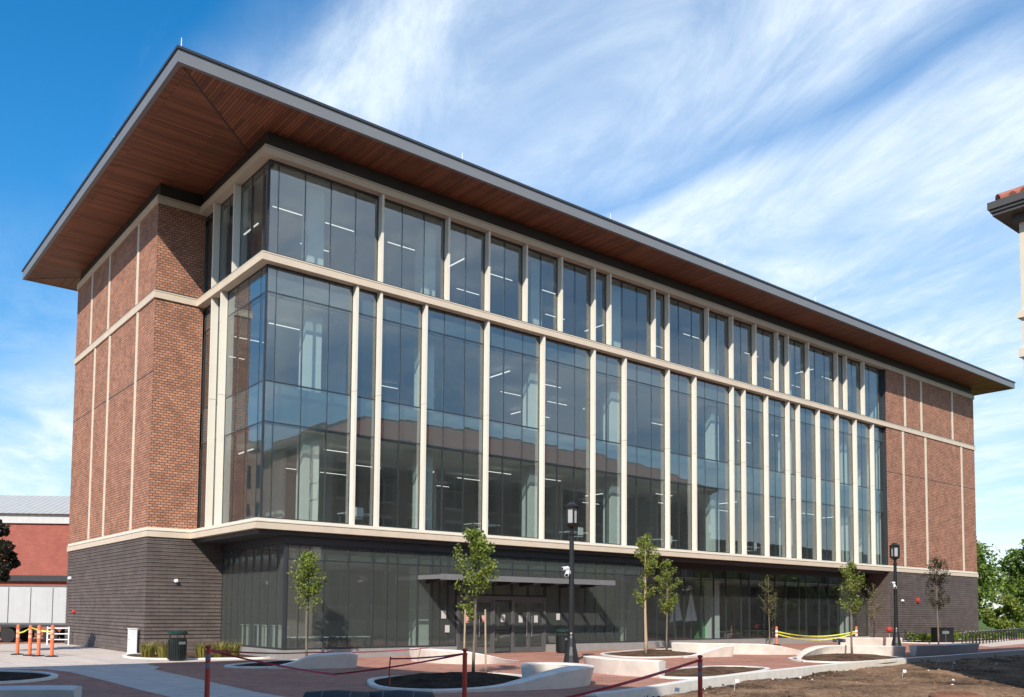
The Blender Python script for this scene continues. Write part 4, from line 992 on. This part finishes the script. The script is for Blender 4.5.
# low planting
def tuft(loc, r, h, n, label, mat, name, cat, group, seed):
    rnd = random.Random(seed); m = MB()
    for _ in range(n):
        a = rnd.uniform(0, 6.283); q = r*math.sqrt(rnd.random())*.5; l = h*rnd.uniform(.6, 1.1); out = rnd.uniform(.15, .6)*l
        p = Vector((math.cos(a)*q, math.sin(a)*q, 0)); d = Vector((math.cos(a), math.sin(a), 0)); s = Vector((-d.y, d.x, 0))*.02
        p1 = p+d*out*.4+Vector((0, 0, l*.7)); p2 = p+d*out+Vector((0, 0, l))
        m.face([p-s, p+s, p1+s*.8, p1-s*.8]); m.face([p1-s*.8, p1+s*.8, p2])
    o = m.build(name, M[mat]); o.location = loc; return tag(o, label, cat, group)
for k, (x, y, lab) in enumerate(((-2.45, 4.4, 'yellowish ornamental grass left of the bin, nearest the white utility cabinet'), (-2.1, 3.6, 'yellowish ornamental grass just left of the bin'), (-1.75, 3.9, 'yellowish ornamental grass behind the bin'), (-.75, 3.0, 'straw coloured ornamental grass just right of the bin'), (-.1, 2.9, 'straw coloured ornamental grass second to the right of the bin'), (.5, 3.1, 'straw coloured ornamental grass nearest the corner glass'))):
    tuft((x, y, .04), .5, .62, 130, lab, 'strawgrass', 'ornamental_grass', 'grass', 'grasses beside the left bin', 40+k)
SH = 'low green plants along the right brick wall'
for k in range(9):
    m = MB(); rnd = random.Random(70+k)
    for _ in range(7):
        c = Vector((rnd.uniform(-.7, .7), rnd.uniform(-.4, .4), rnd.uniform(.2, .5))); leaves(m, c, 46, .35, .3, .25, .17, seed=rnd.random())
    for q in range(5): m.tube([(rnd.uniform(-.3, .3), rnd.uniform(-.2, .2), 0), (rnd.uniform(-.6, .6), rnd.uniform(-.3, .3), .5)], .012, 4)
    x = (47.9, 49.4, 50.9, 52.4, 53.9, 55.4, 57.0, 58.6, 60.2)[k]
    o = m.build('shrub', M['shrub']); o.location = (x, -1.5-.1*(k % 3), .04); o.rotation_euler = (0, 0, k*1.3)
    tag(o, 'low yellow green plant in the row along the right dark brick wall', 'shrub', SH)
def big_tree(loc, H, W, label, mat, seed, size=.42, n=80, trunk_h=.08, name='tree', group='trees beyond the right end of the building'):
    rnd = random.Random(seed); e = empty(name, loc, label, 'tree', group)
    t = MB(); t.tube([(0, 0, -.2), (.1, .05, H*.25), (-.05, .1, H*.5), (.05, 0, H*.85)], [.04*H*.8, .03*H*.8, .018*H*.8, .01*H*.3], 9)
    lf = MB()
    for k in range(n):
        while True:
            p = Vector((rnd.uniform(-1, 1), rnd.uniform(-1, 1), rnd.uniform(-1, 1)))
            if .25 < p.length < 1: break
        prof = 1-.35*max(0, p.z)
        c = Vector((p.x*W*prof, p.y*W*prof, H*(trunk_h+(1-trunk_h)*(.5+.46*p.z))))
        if rnd.random() < .35: t.tube([(0, 0, max(H*.2, c.z*.55)), tuple((Vector((0, 0, c.z*.75))+c)/2), tuple(c)], [.006*H, .004*H, .002*H], 5)
        r = W*rnd.uniform(.20, .38)
        leaves(lf, c, 190, r, r, r*.8, size, seed=rnd.random())
    t.build('trunk', M['bark'], e, smooth=True); lf.build('crown', M[mat], e)
    return e
big_tree((74.5, 13.5, -.1), 10.5, 4.6, 'broad green tree touching the right end of the building', 'leafb', 101)
big_tree((89.0, 14.0, -.1), 11.5, 5.2, 'taller green tree behind the distant lamp post', 'leafb', 102)
big_tree((99.0, 8.0, -.1), 12.0, 5.6, 'green tree at the right edge of the frame', 'leafb', 103)
big_tree((112, 10.0, -.1), 12.5, 5.5, 'farthest green tree at the right edge', 'leafb', 104)
big_tree((97.0, 26.0, -.1), 13.0, 5.5, 'tall green tree behind the others at the right', 'leafb', 105)
big_tree((94.0, 19.0, -.1), 9.5, 5.0, 'bushy green tree between the taller ones at the right', 'leafb', 108)
big_tree((104, 2.0, -.1), 9.0, 4.6, 'green tree right of the distant lamp post', 'leafb', 109)
big_tree((82.0, 6.0, -.1), 4.2, 2.2, 'low bright green tree before the taller trees on the right', 'leafg', 106, .28, 30, .1)
big_tree((-7.05, 11.5, 0), 6.0, 1.1, 'dark leafy tree cut off by the left edge', 'leafp', 107, .17, 44, .38, group='trees at the left edge')
# hedge far right and a small house with a van
m = MB()
for k in range(26): leaves(m, (72+k*1.5, 2.0-k*.33, .4), 46, .9, .8, .5, .26, seed=300+k)
tag(m.build('hedge', M['shrub'], base=True), 'low bright hedge across the lawn at the right edge', 'hedge')
e = empty('small_house', (118, 4, -.1), 'small brown house glimpsed through the trees at the right edge', 'house', rz=R(-20))
m = MB(); m.box(-5, 5, -4, 4, 0, 3.2); m.build('wall', M['housebr'], e)
m = MB(); q = [(-5.4, -4.4, 3.2), (5.4, -4.4, 3.2), (5.4, 4.4, 3.2), (-5.4, 4.4, 3.2), (-5.4, 0, 5.4), (5.4, 0, 5.4)]
m.v += q; m.f += [(0, 1, 5, 4), (2, 3, 4, 5), (0, 4, 3), (1, 2, 5), (3, 2, 1, 0)]; m.mi += [0]*5; m.build('roof', M['coping'], e)
for x in (-2.6, 0, 2.6): 
    m = MB(); m.box(x-.5, x+.5, -4.05, -3.99, 1.1, 2.3); f = m.build('window', M['winglass'], e)
    m = MB(); m.box(x-.6, x+.6, -4.04, -3.995, 1.0, 1.09); m.box(x-.6, x+.6, -4.04, -3.995, 2.31, 2.4); m.build('frame', M['white'], f)
e = empty('parked_van', (103, .8, -.1), 'white van parked beyond the hedge at the right edge', 'van', rz=R(-40))
m = MB(); prof = [(-2.4, .35), (2.3, .35), (2.45, .9), (2.35, 1.15), (1.6, 1.3), (1.0, 2.05), (-2.35, 2.1), (-2.45, 1.2)]
n = len(prof); m.v += [(a, -.95, b) for a, b in prof]+[(a, .95, b) for a, b in prof]
m.f += [tuple(range(n)), tuple(reversed(range(n, 2*n)))]+[(i, n+i, n+(i+1) % n, (i+1) % n) for i in range(n)]; m.mi += [0]*(n+2); m.build('body', M['white'], e, bevel=.05)
for s in (-.957, .957):
    m = MB(); m.box(-1.9, .9, min(s, s*.99), max(s, s*.99), 1.35, 1.9); m.build('side_window', M['winglass'], e)
for x in (-1.5, 1.5):
    for y in (-.9, .9):
        m = MB(); m.tube([(x, y-.1, .34), (x, y+.1, .34)], .34, 14); wv = m.build('wheel', M['tyre'], e)
        m = MB(); yy = y+(.102 if y > 0 else -.102); m.tube([(x, yy-.01, .34), (x, yy+.01, .34)], .2, 12); m.build('rim', M['alu'], wv)

# ------------------------------------------------------------------ brick hall with metal roof far left, trailer
e = empty('brick_hall', (-.5, 36.0, 0), 'red brick hall with white band and metal roof behind the left corner', 'building', rz=R(-36))
m = MB(); m.box(-30, 9, 0, 10, 0, 7.75); m.build('wall', M['farbrick'], e)
m = MB(); m.box(-30.2, 9.2, -.15, 10.2, 7.752, 8.40); m.build('white_band', M['wpanel'], e)
m = MB(); q = [(-30.4, -.4, 8.402), (9.4, -.4, 8.402), (9.4, 5, 10.3), (-30.4, 5, 10.3), (9.4, 10.4, 8.402), (-30.4, 10.4, 8.402)]
m.face([q[0], q[1], q[2], q[3]], 0, [(a[0], a[1]) for a in (q[0], q[1], q[2], q[3])]); m.face([q[3], q[2], q[4], q[5]], 0, [(a[0], a[1]) for a in (q[3], q[2], q[4], q[5])]); m.face([q[1], q[4], q[2]]); m.face([q[0], q[3], q[5]]); m.face([q[0], q[5], q[4], q[1]]); m.build('metal_roof', M['seam'], e)
m = MB(); m.box(-30.1, 9.1, -.25, -.002, 3.75, 4.15); m.build('dark_band', M['metal_dark'], e)
for x in (-9, -5, -1):
    m = MB(); m.box(x-1.2, x+1.2, -.02, .0, .2, 3.2); m.build('doorway', M['winglass'], e)
e = empty('white_trailer', (-3.2, 24.6, 0), 'white ribbed trailer on wheels parked behind the orange posts', 'trailer', rz=R(-36))
m = MB(); m.box(-2.6, 3.2, -1.2, 1.2, 1.0, 3.1); m.build('body', M['trailer'], e, bevel=.03)
for x in (-1.5, -.3, .9, 2.1):
    m = MB(); m.box(x-.02, x+.02, -1.22, -1.201, 1.04, 3.06); m.build('rib', M['alu'], e)
m = MB(); m.box(-2.6, 3.2, -1.215, -1.202, 1.0, 1.10); m.build('lower_rail', M['alu'], e)
m = MB(); m.box(-2.65, 3.25, -1.25, 1.25, .88, .998); m.build('chassis', M['metal_dark'], e)
m = MB(); m.box(-2.62, 3.22, -1.22, 1.22, 3.102, 3.16); m.build('roof_trim', M['alu'], e)
for x in (-1.2, -.3, 2.0):
    for y in (-1.0, 1.0):
        m = MB(); m.tube([(x, y-.14, .4), (x, y+.14, .4)], .4, 16); wv = m.build('wheel', M['tyre'], e)
        m = MB(); m.tube([(x, y-.15, .4), (x, y-.145, .4)], .2, 12); m.build('rim', M['tyre'], wv)
# stacked white rails under/behind the trailer
m = MB()
for x in (1.3, 2.4): m.box(x-.03, x+.03, -.03, .03, 0, .95)
for z in (.25, .55, .85): m.box(1.332, 2.368, -.02, .02, z, z+.05)
o = m.build('guard_rail', M['white']); o.location = (-4.0, 20.5, 0); o.rotation_euler = (0, 0, R(-36)); tag(o, 'white guard rail frame standing by the trailer and the brick corner', 'rail')

# ------------------------------------------------------------------ tiled hall opposite (seen at the right edge and mirrored in the glass)
e = empty('tiled_hall', (13.17, -21.17, 0), 'brick and limestone hall with dark cornice and clay tile roof at the right edge', 'building')
OV = .62; W_, Dp, EZ = 42.5, 15.0, 14.0
m = MB(); m.box(OV+.05, W_-OV, -Dp+OV, -OV-.05, 0, EZ-.5); m.build('wall', M['oppbrick'], e)
for x, y in ((OV, -OV), (W_-OV, -OV), (OV, -Dp+OV)):
    m = MB(); sx = -1 if x > 5 else 1; sy = 1 if y < -5 else -1
    m.box(x, x+sx*1.1, y, y+sy*1.1, 0, 9.4); m.box(x-sx*.08, x+sx*1.18, y-sy*.08, y+sy*1.18, 9.4, 9.65); m.box(x, x+sx*1.1, y, y+sy*1.1, 9.65, 10.55); m.box(x-sx*.09, x+sx*1.2, y-sy*.09, y+sy*1.2, 10.55, 10.75); m.box(x, x+sx*1.1, y, y+sy*1.1, 10.75, EZ-.5)
    m.build('corner_pilaster', M['stone'], e)
m = MB(); m.box(OV-.02, W_-OV+.02, -Dp+OV-.02, -OV+.02, 0, 1.2); m.build('stone_base', M['stone'], e)
m = MB()
for k, (o0, z0, z1) in enumerate(((.48, 13.38, 13.60), (.10, 13.602, 13.70), (.05, 13.702, 13.79), (0, 13.792, 14.0))):
    m.box(o0, W_-o0, -Dp+o0, -o0, z0, z1)
m.build('cornice', M['cornice'], e)
for k in range(13):
    for z in (2.2, 6.0, 9.7):
        x = 2.9+k*3.05
        m = MB(); m.box(x-.75, x+.75, -OV-.062, -OV-.02, z, z+2.5); wv = m.build('window', M['winglass'], e)
        m = MB(); m.box(x-.85, x+.85, -OV-.055, -OV+.06, z-.16, z-.002); m.box(x-.85, x+.85, -OV-.055, -OV+.03, z+2.502, z+2.72); m.box(x-.03, x+.03, -OV-.06, -OV-.01, z, z+2.5); m.box(x-.75, x-.032, -OV-.06, -OV-.01, z+1.22, z+1.28); m.box(x+.032, x+.75, -OV-.06, -OV-.01, z+1.22, z+1.28); m.build('window_frame', M['stone'], wv)
m = MB(); s_ = math.tan(R(24)); h_ = Dp/2
ins_ = .22; base_z = EZ+.02
pA, pB, pC, pD = (ins_, -ins_), (W_-ins_, -ins_), (W_-ins_, -Dp+ins_), (ins_, -Dp+ins_); rz_ = base_z+(h_-ins_)*s_
rA, rB = (h_, -h_), (W_-h_, -h_)
m.face([(*pB, base_z), (*pA, base_z), (*rA, rz_), (*rB, rz_)]); m.face([(*pA, base_z), (*pD, base_z), (*rA, rz_)]); m.face([(*pD, base_z), (*pC, base_z), (*rB, rz_), (*rA, rz_)]); m.face([(*pC, base_z), (*pB, base_z), (*rB, rz_)])
m.face([(*p, base_z) for p in (pA, pB, pC, pD)])
n = int((W_-2*ins_)/.30)
for k in range(n):
    x = ins_+.15+k*.30; run = min(x-ins_, W_-ins_-x, h_-ins_)
    if run > .2: m.tube([(x, -ins_+.12, base_z+.02), (x, -ins_-run, base_z+run*s_+.06)], .11, 8)
n = int((Dp-2*ins_)/.30)
for k in range(n):
    y = -ins_-.15-k*.30; run = min(-ins_-y, Dp-ins_+y, h_-ins_)
    if run > .2: m.tube([(ins_-.12, y, base_z+.02), (ins_+run, y, base_z+run*s_+.06)], .11, 8)
for a, b in ((pA, rA), (pB, rB), (pD, rA)): m.tube([(a[0], a[1], base_z+.08), (b[0], b[1], rz_+.08)], .16, 8)
m.tube([(*rA, rz_+.08), (*rB, rz_+.08)], .16, 8)
m.build('tile_roof', M['tile'], e)
# hall behind the viewer on the left: throws the shade over the left of the plaza
e = empty('neighbour_hall', (-20.4, -17.9, 0), 'plain brick hall left of the viewer that shades the plaza', 'building')
m = MB(); m.prism([(-.4, -.4), (-30, -.4), (-30, -24), (3.4, -24)], 0, 21.2); m.build('wall', M['oppbrick'], e)
m = MB(); m.prism([(0, 0), (-30.3, 0), (-30.3, -24.3), (3.9, -24.3)], 21.202, 22.0); m.build('cornice', M['stone'], e)
for k in range(8):
    for z in (2, 6, 10, 14.5):
        m = MB(); m.box(-28.5+k*3.4, -26.9+k*3.4, -.4, -.37, z, z+2.3); m.build('window', M['winglass'], e)
# low brick hall and trees beyond the tiled hall (they show in the glass)
e = empty('long_hall', (64, -44, -.1), 'long low brick hall beyond the tiled one, seen only mirrored in the glass', 'building')
m = MB(); m.box(0, 100, -12, 0, 0, 11.5); m.build('wall', M['oppbrick'], e)
m = MB(); m.box(-.3, 100.3, -12.3, .3, 11.502, 12.1); m.build('cornice', M['cornice'], e)
for k in range(22):
    for z in (1.2, 4.8, 8.2):
        m = MB(); m.box(2+k*4.4, 3.7+k*4.4, .0, .03, z, z+2.2); m.build('window', M['winglass'], e)
for k, (x, y, H) in enumerate(((60, -38, 11), (69, -36, 8.5), (79, -37, 10), (92, -35, 9), (108, -34, 8), (122, -38, 10))):
    big_tree((x, y, -.2), H, 3.6, ('tree beyond the end of the tiled hall, seen only in the glass', 'low tree mirrored in the glass beside the tiled hall', 'rounded tree mirrored in the middle of the ground floor glass', 'wide tree mirrored in the right half of the glass', 'low tree mirrored near the right end of the glass', 'farthest tree mirrored in the glass')[k], 'leafb', 400+k, .5, 30, .12, group='trees mirrored in the glass')

e = empty('rear_hall', (-38, 56, 0), 'tall brick hall far left, seen only mirrored in the side glass', 'building')
m = MB(); m.box(0, 30, 0, 12, 0, 18.5); m.build('wall', M['oppbrick'], e)
m = MB(); m.box(-.3, 30.3, -.3, 12.3, 18.502, 19.4); m.build('cornice', M['cornice'], e)
for k in range(8):
    for z in (1.5, 6, 10.5, 14.5):
        m = MB(); m.box(1.5+k*3.6, 3.2+k*3.6, -.03, .0, z, z+2.4); m.build('window', M['winglass'], e)
# clods and stones strewn over the dirt lot
m = MB(); rnd = random.Random(9)
for k in range(2600):
    x = 1.5+rnd.random()**1.3*32; y = curb_y(x)-.3-rnd.random()**1.5*12; r = .012+.05*rnd.random()**4
    z = -.16+.12*noise.noise(Vector((x*.35, y*.5, 0)))+.06*noise.noise(Vector((x*1.6, y*1.6, 3)))+.045*noise.noise(Vector((x*4.2, y*4.2, 7)))+r*.3
    v = [(x+r*rnd.uniform(.7, 1.5), y, z), (x, y+r*rnd.uniform(.7, 1.5), z), (x-r*rnd.uniform(.7, 1.5), y, z), (x, y-r*rnd.uniform(.7, 1.5), z), (x, y, z+r*rnd.uniform(.5, 1.1)), (x, y, z-r)]
    i0 = len(m.v); m.v += v
    for f in ((0,1,4),(1,2,4),(2,3,4),(3,0,4),(1,0,5),(2,1,5),(3,2,5),(0,3,5)): m.f.append(tuple(i0+a for a in f)); m.mi.append(1 if k % 60 == 0 else 0)
tag(m.build('dirt_clods', [M['dirt'], M['curb']]), 'loose clods and pale stones strewn over the bare dirt', 'clods', kind='stuff')
